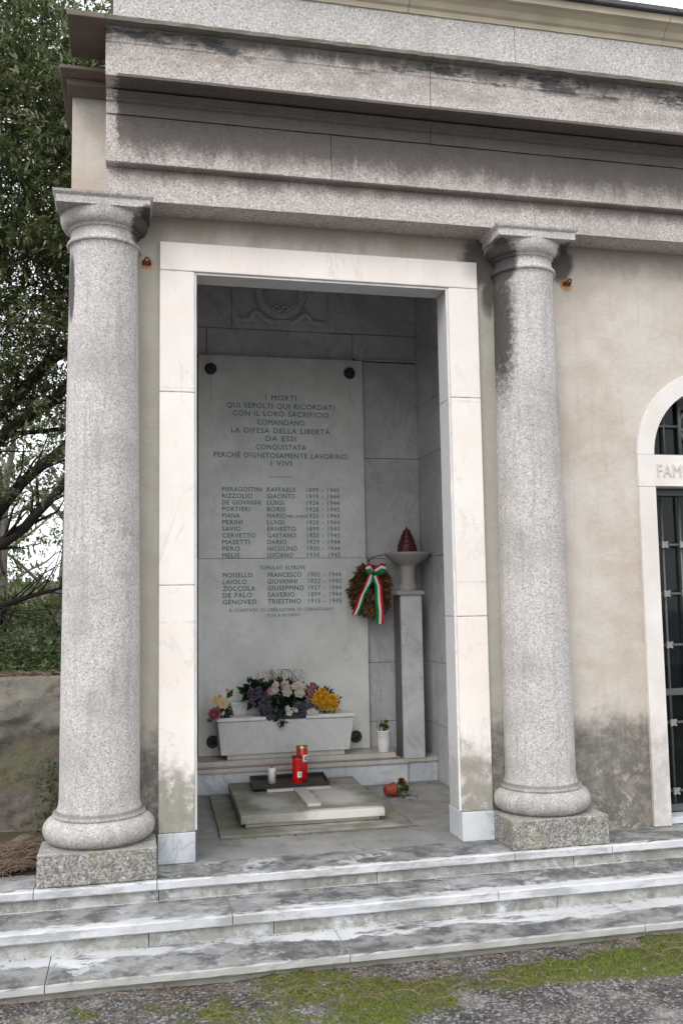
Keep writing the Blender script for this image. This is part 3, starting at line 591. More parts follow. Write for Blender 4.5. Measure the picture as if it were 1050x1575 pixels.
side_slabs('side_cladding', [(.212, 1.0, .36, .76), (1.0, 1.55, .36, .76), (1.55, 1.795, .36, .76), (.212, 1.5, .76, 1.45), (1.5, 1.795, .76, 1.45), (.212, 1.3, .0, .36), (1.3, 1.795, .0, .36), (.212, 1.795, 1.45, 2.14)])
side_slabs('side_cladding_upper', [(.212, 1.795, 2.14, 2.50), (.212, 1.795, 2.5, 2.815), (.212, 1.795, 2.815, 3.01), (.212, 1.795, 3.01, 3.45)], M['cladup'])
# carved panel: laurel wreath crossed by a fluttering ribbon
pn = MB(); pn.box(.5285, 1.1945, 1.760, 1.79, 3.0095, 3.45); pn = pn.build('carved_panel', M['cladup'], mau, .0015)
cw = MB(); CX, CZ = .862, 3.275
n = 60
for k in range(n):
    a = math.radians(118+304*k/(n-1))-math.pi*0; ang = -math.pi/2+(k/(n-1)-.5)*math.radians(300)
    c = Vector((CX+.145*math.cos(ang), 1.752, CZ+.165*math.sin(ang)))
    tdir = Vector((-math.sin(ang), 0, math.cos(ang)))*(1 if k > n/2 else -1)
    rad = Vector((math.cos(ang), 0, math.sin(ang)))
    for s_ in (-1, 0, 1): cw.leaf(c+rad*.012*s_, (tdir+rad*.55*s_+Vector((0, -.25, 0))).normalized(), Vector((0, -1, 0)), .052, .026, .5, .5)
cw.smooth = True
rows = []
for k in range(49):
    ang = -math.pi/2+(k/48-.5)*math.radians(300); rows.append([(CX+(.145+.026*math.cos(t))*math.cos(ang), 1.761+.020*math.sin(t)*1.0, CZ+(.165+.026*math.cos(t))*math.sin(ang)) for t in [2*math.pi*j/8 for j in range(8)]])
cw.grid(rows, True)
cw.build('wreath_relief', M['cladup'], pn)
rb = MB(); rb.smooth = True
def ribrow(pts, wd):
    rows = []
    for i, (x, z, yy) in enumerate(pts):
        a = Vector(pts[min(i+1, len(pts)-1)][:2])-Vector(pts[max(i-1, 0)][:2]); a.normalize(); nx, nz = -a.y, a.x
        rows.append([(x+nx*wd*t, yy-(.006 if abs(t) < .9 else 0), z+nz*wd*t) for t in (-1, -.8, 0, .8, 1)])
    rb.grid(rows)
for s_ in (-1, 1):
    def q(dx, z, y): return (CX+s_*dx, z, y)
    ribrow([q(.30, 3.085 if s_ < 0 else 3.075, 1.757), q(.26, 3.07, 1.748), q(.22, 3.072, 1.745), q(.185, 3.085, 1.750)], .018)
    ribrow([q(.205, 3.065, 1.750), q(.20, 3.10, 1.740), q(.175, 3.125, 1.736), q(.145, 3.115, 1.740), q(.12, 3.085, 1.745), q(.09, 3.068, 1.748), q(.03, 3.066, 1.75)], .017)
for s_ in (-1, 1): rb.tube([(CX-s_*.11, 1.75, 3.052), (CX, 1.742, 3.072), (CX+s_*.09, 1.748, 3.084)], .006, 6)
for s_ in (-1, 1):
    rb.tube([(CX+.004+s_*.032+.026*math.cos(t), 1.750, 3.150+.026*math.sin(t)) for t in [2*math.pi*j/14 for j in range(15)]], .008, 6)
    rb.tube([(CX+.004+s_*.032-.01, 1.752, 3.15), (CX+.004+s_*.032+.01, 1.752, 3.155)], .009, 6)
rb.build('ribbon_relief', M['cladup'], pn)
# stepped ledge at the back of the niche
lg = MB(); lg.box(-.198, 1.61, 1.475, 1.7585, .001, .128); lgo = lg.build('ledge', M['base'], mau, .002)
b = MB(); b.box(-.198, 1.615, 1.462, 1.7585, .1285, .152); b.build('ledge_slab', M['ledge'], lgo, .003)
b = MB(); b.box(1.613, 1.8185, 1.500, 1.7585, .001, .128); b.build('corner_block', M['base'], lgo, .004)
b = MB(); b.box(1.6155, 1.8185, 1.487, 1.7585, .1285, .152); b.build('corner_slab', M['ledge'], lgo, .003)
b = MB(); b.box(-.198, 1.535, 1.485, 1.7585, .164, .194); b.box(-.198, 1.52, 1.50, 1.7585, .1525, .1638); b.build('upper_slab', M['ledge'], lgo, .003)

# arched doorway of the neighbouring chapel
ad = MB()
def arch_ring(mb, ro, ri, y0, y1, n=28):
    pr = [(ro, y0), (ri, y0), (ri, y1), (ro, y1)]; rows = []
    for k in range(n+1):
        a = math.pi-math.pi*k/n; rows.append([(AX+r*math.cos(a), y, AZ+r*math.sin(a)) for r, y in pr])
    mb.grid(rows, True, cap0=True, cap1=True)
arch_ring(ad, AO, AI, 0, .10)
for s_ in (-1, 1):
    a, b2 = sorted((AX+s_*AO, AX+s_*AI))
    ad.box(a, b2, 0, .10, 0.002, 1.738); ad.box(a, b2, 0, .10, 1.7395, 1.9085)
ad.box(AX-AI+.0005, AX+AI-.0005, .002, .10, 1.742, 1.9085)
do = ad.build('door_surround', M['arch'], mau, .0015)
tx = MB(); add_text(tx, 'FAMIGLIA', 2.575, 2.915, 1.826, .066, y=-.0005, bold=.006); tx.build('lettering', plain('letters with painted shade', (.55, .505, .47), .7), do)  # letter colour darkened to carry the soft shadow of the relief
# lettering mesh is thin: give it real depth
lo_ = bpy.data.objects['lettering']; sm_ = lo_.modifiers.new('solid', 'SOLIDIFY'); sm_.thickness = .005; sm_.offset = 0
th = MB(); th.box(AX-AI+.0005, AX+AI-.0005, .03, .21, .002, .035); th.build('threshold', M['base'], do, .003)
gd = MB()
gy = .12
for x in (AX-AI+.004, AX+AI-.039, AX-.02): gd.box(x, x+.035, gy, gy+.03, .04, 1.738)
for z in (.042, .64, 1.705): gd.box(AX-AI+.0395, AX+AI-.0395, gy+.001, gy+.029, z, z+.035)
gdo = gd.build('grille_door', M['iron'], mau, .002)
gb = MB()
vx = [2.667, 2.775, 2.877, 2.985, 3.09, 3.195]
for x in vx: gb.tube([(x, gy+.012, .05), (x, gy+.012, 1.72)], .0075, 8)
hz_ = [.147, .50, .906, 1.178, 1.44]
for z in hz_: gb.box(AX-AI+.04, AX+AI-.04, gy+.004, gy+.014, z-.006, z+.006)
gb.build('bars', M['iron'], gdo)
first = None
for x in vx:
    for z in hz_:
        if first is None:
            gr_ = MB(); gr_.box(x-.016, x+.016, gy-.008, gy+.003, z-.016, z+.016); bx_, bz_ = x, z
            for a in range(4): t = math.pi/4+a*math.pi/2; gr_.leaf(Vector((x+.008*math.cos(t), gy-.009, z+.008*math.sin(t))), Vector((math.cos(t), -.2, math.sin(t))), Vector((0, -1, 0)), .020, .014, .5)
            first = gr_.build('rosette', M['pale_iron'], gdo, .002); l0 = first.location.copy()
        else:
            c_ = first.copy(); COL.objects.link(c_); c_.location = l0+Vector((x-bx_, 0, z-bz_))
gp = MB(); gp.box(AX-AI+.036, AX+AI-.04, gy+.034, gy+.038, .075, 1.704); gp.build('glass_pane', M['glass'], gdo)
fl = MB()
rows = []
for k in range(29):
    a = math.pi-math.pi*k/28; rows.append([(AX+r*math.cos(a), y, AZ+.001+r*math.sin(a)) for r, y in ((AI-.001, .105), (AI-.02, .105), (AI-.02, .13), (AI-.001, .13))])
fl.grid(rows, True, cap0=True, cap1=True); fl.box(AX-AI+.0215, AX+AI-.0215, .105, .13, 1.9095, 1.93)
fl.tube([(AX-.14, .117, 1.93), (AX-.14, .117, 2.245)], .012, 6); fl.tube([(AX+.14, .117, 1.93), (AX+.14, .117, 2.245)], .012, 6); fl.tube([(AX-.235, .117, 1.93), (AX-.235, .117, 2.17)], .007, 6); fl.tube([(AX+.235, .117, 1.93), (AX+.235, .117, 2.17)], .007, 6)
fl.tube([(AX-.345, .117, 2.085), (AX-.14, .117, 2.085)], .009, 6); fl.tube([(AX+.345, .117, 2.085), (AX+.14, .117, 2.085)], .009, 6)
fl.tube([(AX+.14*math.cos(t), .117, 2.085+.12*math.sin(t)) for t in [2*math.pi*j/24 for j in range(25)]], .010, 6)
fl.tube([(AX-.14, .117, 2.085), (AX, .117, 2.25), (AX+.14, .117, 2.085), (AX, .117, 1.95), (AX-.14, .117, 2.085)], .008, 6)
flo = fl.build('fanlight', M['iron'], mau)
gl = MB(); pts = [(AX-AI+.02, 1.93)]+[(AX+(AI-.02)*math.cos(math.pi-math.pi*k/24), 1.93+(AI-.04)*math.sin(math.pi-math.pi*k/24)) for k in range(1, 24)]+[(AX+AI-.02, 1.93)]
gl.prism_y(pts[::-1], .134, .138); gl.build('fanlight_glass', M['glass'], flo)
cur = MB(); cur.smooth = True
for xa, xb, za, zb in ((2.66, 2.86, .75, 2.2), (3.0, 3.22, .75, 2.2)):
    cur.grid([[(xa+(xb-xa)*k/30, .75+.018*math.sin(k*1.7), z) for k in range(31)] for z in (za, za+.5, zb)])
cu_ = cur.build('curtain', M['curtain'], gdo)
al = MB(); al.box(2.4, 3.5, 1.9, 2.5, 0, .9); al.box(2.3, 3.6, 1.85, 2.55, .9, .96); al.build('altar', M['room'], gdo)

# ================================================================== OBJECTS ON THE WALL
for i, (x, z) in enumerate(((-.060, 2.790), (2.108, 2.820))):
    h = empty('wall_hook', (x, .02, z), ('small rusty iron hook in the plaster beside the left capital' if i == 0 else 'small rusty iron hook in the plaster right of the right capital'), 'hook', 'rusty hooks below the architrave')
    b = MB(); b.tube([(x-.016, .02, z-.008), (x-.013, -.012, z-.004), (x-.004, -.024, z+.006), (x+.006, -.02, z+.006), (x+.014, 0, z-.006), (x+.014, .02, z-.008)], .0045, 8); b.build('ring', M['rust'], h)
    b = MB(); b.box(x-.022, x+.020, .0155, .0198, z-.018, z+.006); b.build('plate', M['rust'], h, .002)

tb = empty('memorial_tablet', (.86, 1.74, .19), 'tall grey marble memorial tablet with green lettering listing the fallen', 'memorial tablet')
b = MB(); b.box(.302, 1.418, 1.715, 1.7605, 1.4545, 2.808); up_ = b.build('upper_slab', M['tablet'], tb, .002)
b = MB(); b.box(.298, 1.424, 1.715, 1.7605, .1955, 1.4525); lw_ = b.build('lower_slab', M['tablet'], tb, .002)
TY = 1.7138
L1 = [('I MORTI', .748, .955, 2.531), ('QUI SEPOLTI QUI RICORDATI', .488, 1.214, 2.474), ('CON IL LORO SACRIFICIO', .527, 1.177, 2.421), ('COMANDANO', .690, 1.011, 2.363), ('LA DIFESA DELLA LIBERT\u00c1', .517, 1.184, 2.306), ('DA ESSI', .746, .948, 2.253), ('CONQUISTATA', .680, 1.018, 2.196), ('PERCH\u00c9 DIGNITOSAMENTE LAVORINO', .402, 1.299, 2.139), ('I VIVI', .779, .919, 2.087)]
t1 = MB()
for s_, a, b_, z in L1: add_text(t1, s_, a, b_, z, .034, y=TY, bold=.006)
t1.box(.761, .931, 1.7136, 1.7149, 1.9935, 1.9965)
names = [('PIERAGOSTINI', 'RAFFAELE', '1899 - 1945', .456, .717, .752, .944), ('RIZZOLIO', 'GIACINTO', '1919 - 1944', .456, .652, .752, .940), ('DE GIOVANNI', 'LUIGI', '1924 - 1944', .456, .710, .752, .862), ('PORTIERI', 'BORIS', '1928 - 1945', .456, .636, .752, .872), ('PIANA', 'MARIO', '1925 - 1945', .456, .570, .752, .877), ('PERINI', 'LUIGI', '1920 - 1944', .456, .588, .752, .862), ('SAVIO', 'ERNESTO', '1899 - 1945', .456, .576, .752, .942), ('CERVETTO', 'GAETANO', '1925 - 1945', .456, .673, .752, .942), ('MASETTI', 'DARIO', '1929 - 1944', .456, .633, .752, .878), ('PERO', 'NICOLINO', '1930 - 1944', .456, .570, .752, .950), ('MELIS', 'LUCIANO', '1930 - 1945', .456, .565, .752, .921)]
z0 = 1.910
for i, (n1, n2, yr, a, b_, c, d) in enumerate(names):
    z = z0-i*.04355; add_text(t1, n1, a, b_, z, .029, y=TY, bold=.006); add_text(t1, n2, c, d, z, .029, y=TY, bold=.006); add_text(t1, yr, 1.018, 1.241, z, .029, y=TY, bold=.004)
add_text(t1, "MED. D'ORO", .886, 1.012, z0-4*.04355-.004, .015, y=TY, bold=.006)
t1o = t1.build('lettering', M['letter'], up_)
t2 = MB(); add_text(t2, 'TUMULATI ALTROVE', .700, 1.002, 1.392, .024, y=TY, bold=.005)
nm2 = [('MOISELLO', 'FRANCESCO', '1905 - 1944', .650, .975), ('LAIOLO', 'GIOVANNI', '1922 - 1945', .612, .946), ('ZOCCOLA', 'GIUSEPPINO', '1927 - 1944', .668, .990), ('DE PALO', 'SAVERIO', '1899 - 1944', .645, .930), ('GENOVESI', 'TRIESTINO', '1915 - 1945', .675, .972)]
for i, (n1, n2, yr, b_, d) in enumerate(nm2):
    z = 1.345-i*.0436; add_text(t2, n1, .458, b_, z, .030, y=TY, bold=.008); add_text(t2, n2, .752, d, z, .030, y=TY, bold=.008); add_text(t2, yr, 1.022, 1.246, z, .030, y=TY, bold=.004)
add_text(t2, 'IL COMITATO DI LIBERAZIONE DI CORNIGLIANO', .500, 1.195, 1.116, .021, y=TY, bold=.003); add_text(t2, 'POSE A RICORDO', .745, .965, 1.080, .019, y=TY, bold=.003)
t2o = t2.build('lettering', M['letter'], lw_)
for x, z, pr in ((.383, 2.711, up_), (1.325, 2.717, up_), (.389, .286, lw_), (1.327, .275, lw_)):
    b = MB(); rows = []
    for r, y in ((.038, 1.7145), (.040, 1.706), (.036, 1.696), (.026, 1.692), (.024, 1.695), (.016, 1.688), (.0005, 1.682)): rows.append([(x+r*math.cos(t), y, z+r*math.sin(t)) for t in [2*math.pi*j/24 for j in range(24)]])
    b.smooth = True; b.grid(rows, True); b.build('stud', M['green'], pr)

# flower trough
tr = empty('flower_trough', (.83, 1.6, .194), 'white veined marble flower trough with slanting ends below the tablet', 'planter')
b = MB()
def taper(mb, xa0, xb0, ya0, z0, xa1, xb1, ya1, z1, yb=1.713): mb.grid([[(xa0, ya0, z0), (xb0, ya0, z0), (xb0, yb, z0), (xa0, yb, z0)], [(xa1, ya1, z1), (xb1, ya1, z1), (xb1, yb, z1), (xa1, yb, z1)]], True, cap0=True, cap1=True)
taper(b, .424, 1.237, 1.512, .226, .402, 1.262, 1.485, .430); b.build('basin', M['trough'], tr, .003)
b = MB(); b.box(.462, 1.208, 1.525, 1.713, .195, .2255); b.build('foot', M['ledge'], tr, .002)
b = MB(); b.box(.396, .70, 1.474, 1.713, .4355, .456); b.box(.955, 1.268, 1.474, 1.713, .4355, .456); b.box(.701, .954, 1.60, 1.713, .4355, .455); b.box(.406, 1.258, 1.49, 1.713, .4305, .435); b.build('rim', M['rim'], tr, .0015)
b = MB(); taper(b, .515, 1.165, 1.632, .4565, .500, 1.178, 1.625, .518); b.box(.492, 1.186, 1.615, 1.713, .5185, .536); b.build('back_step', M['trough'], tr, .0015)
b = MB(); b.box(.705, .95, 1.480, 1.598, .4365, .470); b.build('flower_tray', M['foam'], tr, .003)

# lamp pedestal
pd = empty('stone_pedestal', (1.66, 1.56, .152), 'tall narrow grey marble pedestal with a stone bowl in the right corner of the niche', 'pedestal')
b = MB(); b.box(1.588, 1.731, 1.482, 1.64, .1525, 1.199); b.build('shaft', M['clad'], pd, .003)
b = MB(); b.box(1.5835, 1.5875, 1.500, 1.638, .153, 1.198); b.build('side_strip', M['darkstone'], pd)
b = MB(); b.box(1.560, 1.745, 1.465, 1.655, 1.1995, 1.226); b.build('cap', M['bowl'], pd, .003)
b = MB(); b.lathe([(.058, 1.2265), (.060, 1.232), (.060, 1.262), (.052, 1.266), (.049, 1.275), (.048, 1.368), (.052, 1.376), (.052, 1.392), (.062, 1.398), (.125, 1.440), (.150, 1.462), (.156, 1.470), (.156, 1.478), (.148, 1.478), (.12, 1.455), (.05, 1.43), (.001, 1.425)], (1.662, 1.56, 0), 48, caps=False); b.build('bowl', M['bowl'], pd)
fm = empty('flame_lamp', (1.662, 1.56, 1.470), 'dark red glass flame shaped lamp standing in the stone bowl', 'lamp')
b = MB(); b.smooth = True
b.lathe([(.03, 1.425), (.045, 1.470), (.055, 1.495), (.052, 1.52), (.038, 1.56), (.022, 1.60), (.010, 1.632), (.001, 1.655)], (1.662, 1.56, 0), 32, caps=False); b.build('glass_flame', M['cdark'], fm)
b = MB()
for ring, (z, r, nn) in enumerate(((1.466, .050, 9), (1.486, .061, 9), (1.510, .058, 8), (1.536, .048, 7), (1.564, .035, 6), (1.592, .020, 5))):
    for k in range(nn):
        a = 2*math.pi*(k+ring*.5)/nn; o_ = Vector((math.cos(a), math.sin(a), 0)); t_ = Vector((-math.sin(a), math.cos(a), 0)); rows = []
        for v in range(6):
            vv = v/5; wv = .60*r*math.sin(math.pi*min(1, .18+.82*vv))**.7*(1-vv*.2)+.001; out = r+.006+.009*math.sin(vv*2.4)-.004*vv; rows.append([Vector((1.662, 1.56, z+.042*vv))+o_*(out-abs(u_)*.35*wv)*(1-.25*vv)+t_*wv*u_ for u_ in (-1, -.5, 0, .5, 1)])
        b.smooth = True; b.grid(rows)
b.build('petals', M['cdark'], fm)

# wreath
WX, WY, WZ = 1.425, 1.655, 1.24
wr = empty('laurel_wreath', (WX, WY, 1.05), 'dry brown laurel wreath with tricolour ribbon hanging beside the tablet', 'wreath')
b = MB()
for i in range(1350):
    a = rnd(0, 2*math.pi); rr = rnd(.2, 1); p = Vector((WX+.125*rr*math.cos(a), WY+rnd(-.045, .04)*(1-.3*rr), WZ+.155*rr*math.sin(a)))
    out = Vector((math.cos(a), 0, math.sin(a))); tn = Vector((-math.sin(a), 0, math.cos(a)))
    d = (out*rnd(.1, .9)+tn*rnd(-.8, .8)+Vector((0, rnd(-.7, .05), 0))+Vector((0, 0, -.45))).normalized()
    b.leaf(p, d, rv(), rnd(.04, .07), rnd(.016, .028), rnd(0, 1), rnd(.2, .8))
b.build('dry_leaves', M['dry'], wr)
b = MB(); rows = []
b.smooth = True
for k in range(25): a = 2*math.pi*k/24; rows.append([(WX+(.085+.035*math.cos(t))*math.cos(a), WY+.02+.03*math.sin(t), WZ+(.11+.04*math.cos(t))*math.sin(a)) for t in [2*math.pi*j/8 for j in range(8)]])
b.grid(rows, True); b.build('straw_ring', M['dirt'], wr)
rbm = [M['red'], M['rwhite'], M['rgreen']]
def stripe(b, pts, wdir, wd, order=(0, 1, 2), nseg=14, lift=.0):
    """pts: centre line control points; wdir: list of width directions"""
    P_ = [Vector(p) for p in pts]; Wd = [Vector(q).normalized() for q in wdir]; b.smooth = True; L_ = []
    for i in range(nseg+1):
        t = i/nseg*(len(P_)-1); k = min(int(t), len(P_)-2); f = t-k; f2 = f*f*(3-2*f)*.5+f*.5
        L_.append((P_[k].lerp(P_[k+1], f2), Wd[k].lerp(Wd[k+1], f).normalized()))
    for j, mi in enumerate(order):
        b.cur = mi; b.grid([[c+q*wd*(-.5+(j+e)/3) for e in (0, 1)] for c, q in L_])
RY = WY-.082
b = MB(); stripe(b, [(1.428, RY+.01, 1.355), (1.395, RY-.012, 1.28), (1.352, RY-.004, 1.20), (1.325, RY-.016, 1.13), (1.300, RY-.01, 1.075)], [(1, .1, .35), (1, -.2, .4), (1, .1, .3), (1, .25, .2), (1, 0, .1)], .048, (0, 1, 2)); b.build('ribbon_tail', rbm, wr)
b = MB(); stripe(b, [(1.438, RY+.01, 1.345), (1.462, RY-.012, 1.26), (1.466, RY-.002, 1.17), (1.470, RY-.016, 1.09), (1.468, RY-.006, 1.012)], [(1, .1, -.1), (1, .2, 0), (1, -.15, 0), (1, .15, -.05), (1, 0, -.12)], .052, (2, 1, 0)); b.build('ribbon_tail', rbm, wr)
b = MB()
for s_, ww in ((-1, .055), (1, .078)):
    stripe(b, [(1.432, RY-.002, 1.352), (1.432+s_*ww*.55, RY-.035, 1.385), (1.432+s_*ww, RY-.03, 1.378), (1.432+s_*ww*1.02, RY-.002, 1.37), (1.432+s_*ww*.5, RY+.008, 1.36), (1.432, RY+.004, 1.35)], [(0, .1, -1)]*6, .052, (0, 1, 2), 20)
b.cur = 2; b.tube([(1.422, RY-.012, 1.345), (1.432, RY-.016, 1.355), (1.443, RY-.012, 1.343)], .009, 8)
b.build('bow', rbm, wr)
b = MB(); b.tube([(WX-.005, WY-.02, 1.38), (WX-.003, WY, 1.44), (WX-.004, WY+.05, 1.46)], .003, 6); b.build('hanging_string', M['string'], wr)
b = MB(); b.tube([(WX, WY, 1.395), (WX+.002, WY, 1.43), (WX+.02, WY-.01, 1.455), (WX+.06, WY-.02, 1.463), (1.5, WY-.05, 1.466), (1.53, WY-.06, 1.474)], .003, 6); b.build('wire', M['wire'], wr)

# tomb slab on the floor
ts = empty('tomb_slab', (.8, .93, 0), 'low stepped marble tomb slab with a raised cross on the niche floor', 'tomb')
def quadslab(mb, pts, z0, z1): mb.grid([[(x, y, z0) for x, y in pts], [(x, y, z1) for x, y in pts]], True, cap0=True, cap1=True)
b = MB(); quadslab(b, [(.313, .385), (1.302, .375), (1.30, 1.43), (.345, 1.43)], .0008, .013); b.build('border_slab', M['slab'], ts, .002)
b = MB(); quadslab(b, [(.455, .53), (1.165, .52), (1.2, 1.37), (.475, 1.37)], .0132, .036); b.build('plinth', M['ledge'], ts, .002)
b = MB(); quadslab(b, [(.427, .497), (1.184, .478), (1.225, 1.395), (.455, 1.395)], .0365, .080); b.build('top_slab', M['slab'], ts, .004)
b = MB(); b.box(.640, 1.015, 1.035, 1.105, .0805, .096); b.box(.795, .868, .605, 1.0345, .0805, .096); b.box(.795, .868, 1.1055, 1.28, .0805, .096); b.build('cross', M['ledge'], ts, .003)

ty = empty('candle_tray', (.80, 1.25, .096), 'blackened rectangular metal tray with dirt lying on the marble slab', 'tray')
TP = [(.560, 1.062), (1.012, 1.070), (1.040, 1.385), (.582, 1.385)]
b = MB(); quadslab(b, TP, .0965, .101); tcx, tcy = .80, 1.22
def inset(k): return [(tcx+(x-tcx)*k, tcy+(y-tcy)*(1-(1-k)*1.4)) for x, y in TP]
outer, inner = TP, inset(.955)
for i in range(4):
    j = (i+1) % 4; b.grid([[(*outer[i], .1012), (*outer[j], .1012), (*inner[j], .1012), (*inner[i], .1012)], [(*outer[i], .119), (*outer[j], .119), (*inner[j], .119), (*inner[i], .119)]], True, cap0=True, cap1=True)
b.build('pan', M['blackmetal'], ty, .001)
b = MB()
for i in range(420):
    x, y = rnd(.60, .99), rnd(1.10, 1.36); a = rnd(0, 6.28)
    if random.random() < .5: x = random.gauss(.75, .05); y = random.gauss(1.16, .04)
    if y < 1.09: continue
    b.leaf(Vector((x, y, .1015)), Vector((math.cos(a), math.sin(a), rnd(0, .5))), Vector((0, 0, 1)), rnd(.004, .016), rnd(.003, .008), rnd(0, 1))
tag(b.build('leaf_dirt', M['needle'], ty), kind='stuff')
# candles
def jar(name, label, x, y, z, r, h, kind):
    c = empty(name, (x, y, z), label, 'candle', 'grave candles on the tray' if kind != 'small' else None)
    if kind == 'open':
        b = MB(); b.lathe([(r*.92, 0), (r, .006), (r, h*.9), (r*.93, h*.93), (r*.93, h*.94)], (x, y, z), 32); b.build('jar', M['cred'], c)
        b = MB(); b.lathe([(r*1.04, h*.925), (r*1.04, h*.985), (r*.97, h*.99), (r*.97, h*.93)], (x, y, z), 32, caps=False); b.build('rim', M['gold'], c)
        lab = (.0, 1.15, .55, .75)
    elif kind == 'closed':
        b = MB(); b.lathe([(r*.92, 0), (r, .006), (r, h*.86), (r*1.03, h*.87), (r*1.03, h*.93)], (x, y, z), 32); b.build('jar', M['cred'], c)
        b = MB(); b.lathe([(r*1.0, h*.932), (r*1.05, h*.935), (r*1.05, h*.99), (r*.85, h), (.001, h)], (x, y, z), 32, caps=False); b.build('lid', M['cdark'], c)
        lab = (-.15, .85, .26, .46)
    else:
        b = MB(); b.lathe([(r, 0), (r, h*.82), (r*.9, h*.86), (r*.5, h*.88)], (x, y, z), 28); b.build('jar', M['white'], c)
        b = MB(); b.lathe([(r*.38, h*.882), (r*.38, h*.96), (r*.28, h), (.001, h)], (x, y, z), 20, caps=False); b.build('cap', M['cred'], c); lab = None
    if lab:
        a0, a1, f0, f1 = lab; b = MB(); b.smooth = True; base = -math.pi/2
        b.grid([[(x+(r+.0012)*math.cos(base+a), y+(r+.0012)*math.sin(base+a), z+h*f) for a in [a0+(a1-a0)*k/8 for k in range(9)]] for f in (f0, f1)]); lb = b.build('label_sticker', M['paper'], c)
        b = MB(); m0, m1 = a0+(a1-a0)*.25, a0+(a1-a0)*.7; b.smooth = True
        for q in ((f0+.05, f0+.09), (f0+.11, f1-.05)): b.grid([[(x+(r+.0018)*math.cos(base+a), y+(r+.0018)*math.sin(base+a), z+h*f) for a in [m0+(m1-m0)*k/5 for k in range(6)]] for f in q])
        b.build('print', M['ink'] if kind == 'open' else plain('grey print', (.45, .42, .40), .6), lb)
    else:
        b = MB(); b.smooth = True; base = -math.pi/2+.35
        b.grid([[(x+(r+.001)*math.cos(base+a), y+(r+.001)*math.sin(base+a), z+h*f) for a in [.1+.45*k/5 for k in range(6)]] for f in (.25, .68)]); b.build('label_print', plain('ochre label print', (.42, .34, .16), .6, .5, 120), c)
jar('grave_candle', 'tall open red grave candle with brass rim, rear one on the tray', .881, 1.245, .1015, .034, .203, 'open')
jar('grave_candle', 'red grave candle with dark lid, nearer and shorter one on the tray', .833, 1.134, .1015, .0300, .163, 'closed')
jar('votive_candle', 'small white votive candle with red tip at the left of the tray', .692, 1.199, .1015, .0235, .102, 'small')

# flowers
def bloom(mb, c, d, r, n=6, rings=2, cup=.6, wd=.75, tint=None):
    d = Vector(d).normalized(); a_ = d.orthogonal().normalized(); b_ = d.cross(a_)
    for k in range(rings):
        rr = r*(1-.32*k/max(1, rings-1) if rings > 1 else 1); up = cup*(k+.4)/rings
        for j in range(n):
            t = 2*math.pi*(j+.5*k)/n+rnd(-.1, .1); o_ = a_*math.cos(t)+b_*math.sin(t); s_ = d.cross(o_); rows = []
            for v in range(5):
                vv = v/4; wv = wd*rr*math.sin(math.pi*(.12+.80*vv)); p = Vector(c)+o_*rr*vv*(1-.35*up)+d*rr*(up*vv*vv*1.1)
                rows.append([p+s_*wv*u_*.5+d*abs(u_)*wv*.18 for u_ in (-1, 0, 1)])
            mb.smooth = True; mb.grid(rows, tint=rnd(0, 1) if tint is None else tint)
def ball(mb, c, r, n=8):
    mb.lathe([(r*math.sin(math.pi*k/6)+.0001, r-r*math.cos(math.pi*k/6)) for k in range(7)], (c[0], c[1], c[2]-r), n, caps=False)
def spray_leaves(mb, c, rad, n, L, W, up=.4):
    for i in range(n):
        d = rv(); d.y = -abs(d.y)*.8 if random.random() < .75 else d.y; d.z += up*.5; d.normalize()
        p = Vector(c)+Vector((d.x*rad[0]*rnd(.2, 1), d.y*rad[1]*rnd(.2, 1), d.z*rad[2]*rnd(.2, 1))); mb.leaf(p, (d+rv()*.5).normalized(), rv(), L*rnd(.7, 1.2), W*rnd(.7, 1.2), rnd(0, 1))
fa = empty('flower_arrangement', (.83, 1.55, .47), 'wide arrangement of white, pink and purple flowers on the marble trough', 'flowers')
b = MB(); spray_leaves(b, (.80, 1.585, .585), (.21, .07, .075), 520, .05, .024); spray_leaves(b, (.64, 1.585, .60), (.07, .05, .07), 120, .055, .03); spray_leaves(b, (.80, 1.52, .49), (.14, .06, .04), 230, .035, .018, -.2); spray_leaves(b, (.80, 1.47, .44), (.03, .01, .03), 30, .04, .012, -1.5); b.build('foliage', M['bleaf'], fa)
for x, z, r in ((.835, .602, .036), (.915, .592, .037), (.755, .618, .034), (.825, .645, .032), (.735, .607, .026), (.885, .635, .028), (.915, .640, .030), (.765, .650, .024), (.945, .622, .022)):
    b = MB(); bloom(b, (x, 1.50+rnd(-.01, .01), z), (rnd(-.3, .2), -1, rnd(.1, .5)), r, 6, 3, 1.1, .95); b.build('white_flower', M['pwhite'], fa)
for x, z, r in ((.835, .500, .022), (.845, .475, .024), (.885, .487, .016), (.872, .497, .014), (.97, .475, .02), (.995, .480, .018), (1.015, .470, .018), (.985, .46, .014)):
    b = MB(); bloom(b, (x, 1.468, z), (rnd(-.3, .3), -1, rnd(.1, .5)), r, 5, 2, 1, .95); b.build('small_white_flower', M['pwhite'], fa)
for x, z, rx, rz, nn in ((.665, .575, .06, .04, 45), (.63, .60, .04, .04, 22), (.74, .478, .06, .04, 60), (.93, .485, .06, .045, 60), (.70, .50, .04, .03, 20)):
    b = MB()
    for i in range(nn): bloom(b, (x+rnd(-rx, rx), 1.49+rnd(-.02, .02), z+rnd(-rz, rz)), (rnd(-.6, .6), -1, rnd(-.2, .8)), rnd(.009, .014), 4, 1, .5, .9)
    b.build('purple_flower', M['ppurple'], fa)
b = MB()
for i in range(60): x = random.gauss(.995, .022); ball(b, (x, 1.50+rnd(-.02, .02), random.gauss(.605, .028)), rnd(.006, .010))
b.build('pink_buds', M['ppink'], fa)
b = MB()
for i in range(14): ball(b, (rnd(.80, .88), 1.49, random.gauss(.635, .010)), rnd(.006, .009))
b.build('pink_buds', M['ppink'], fa)
b = MB()
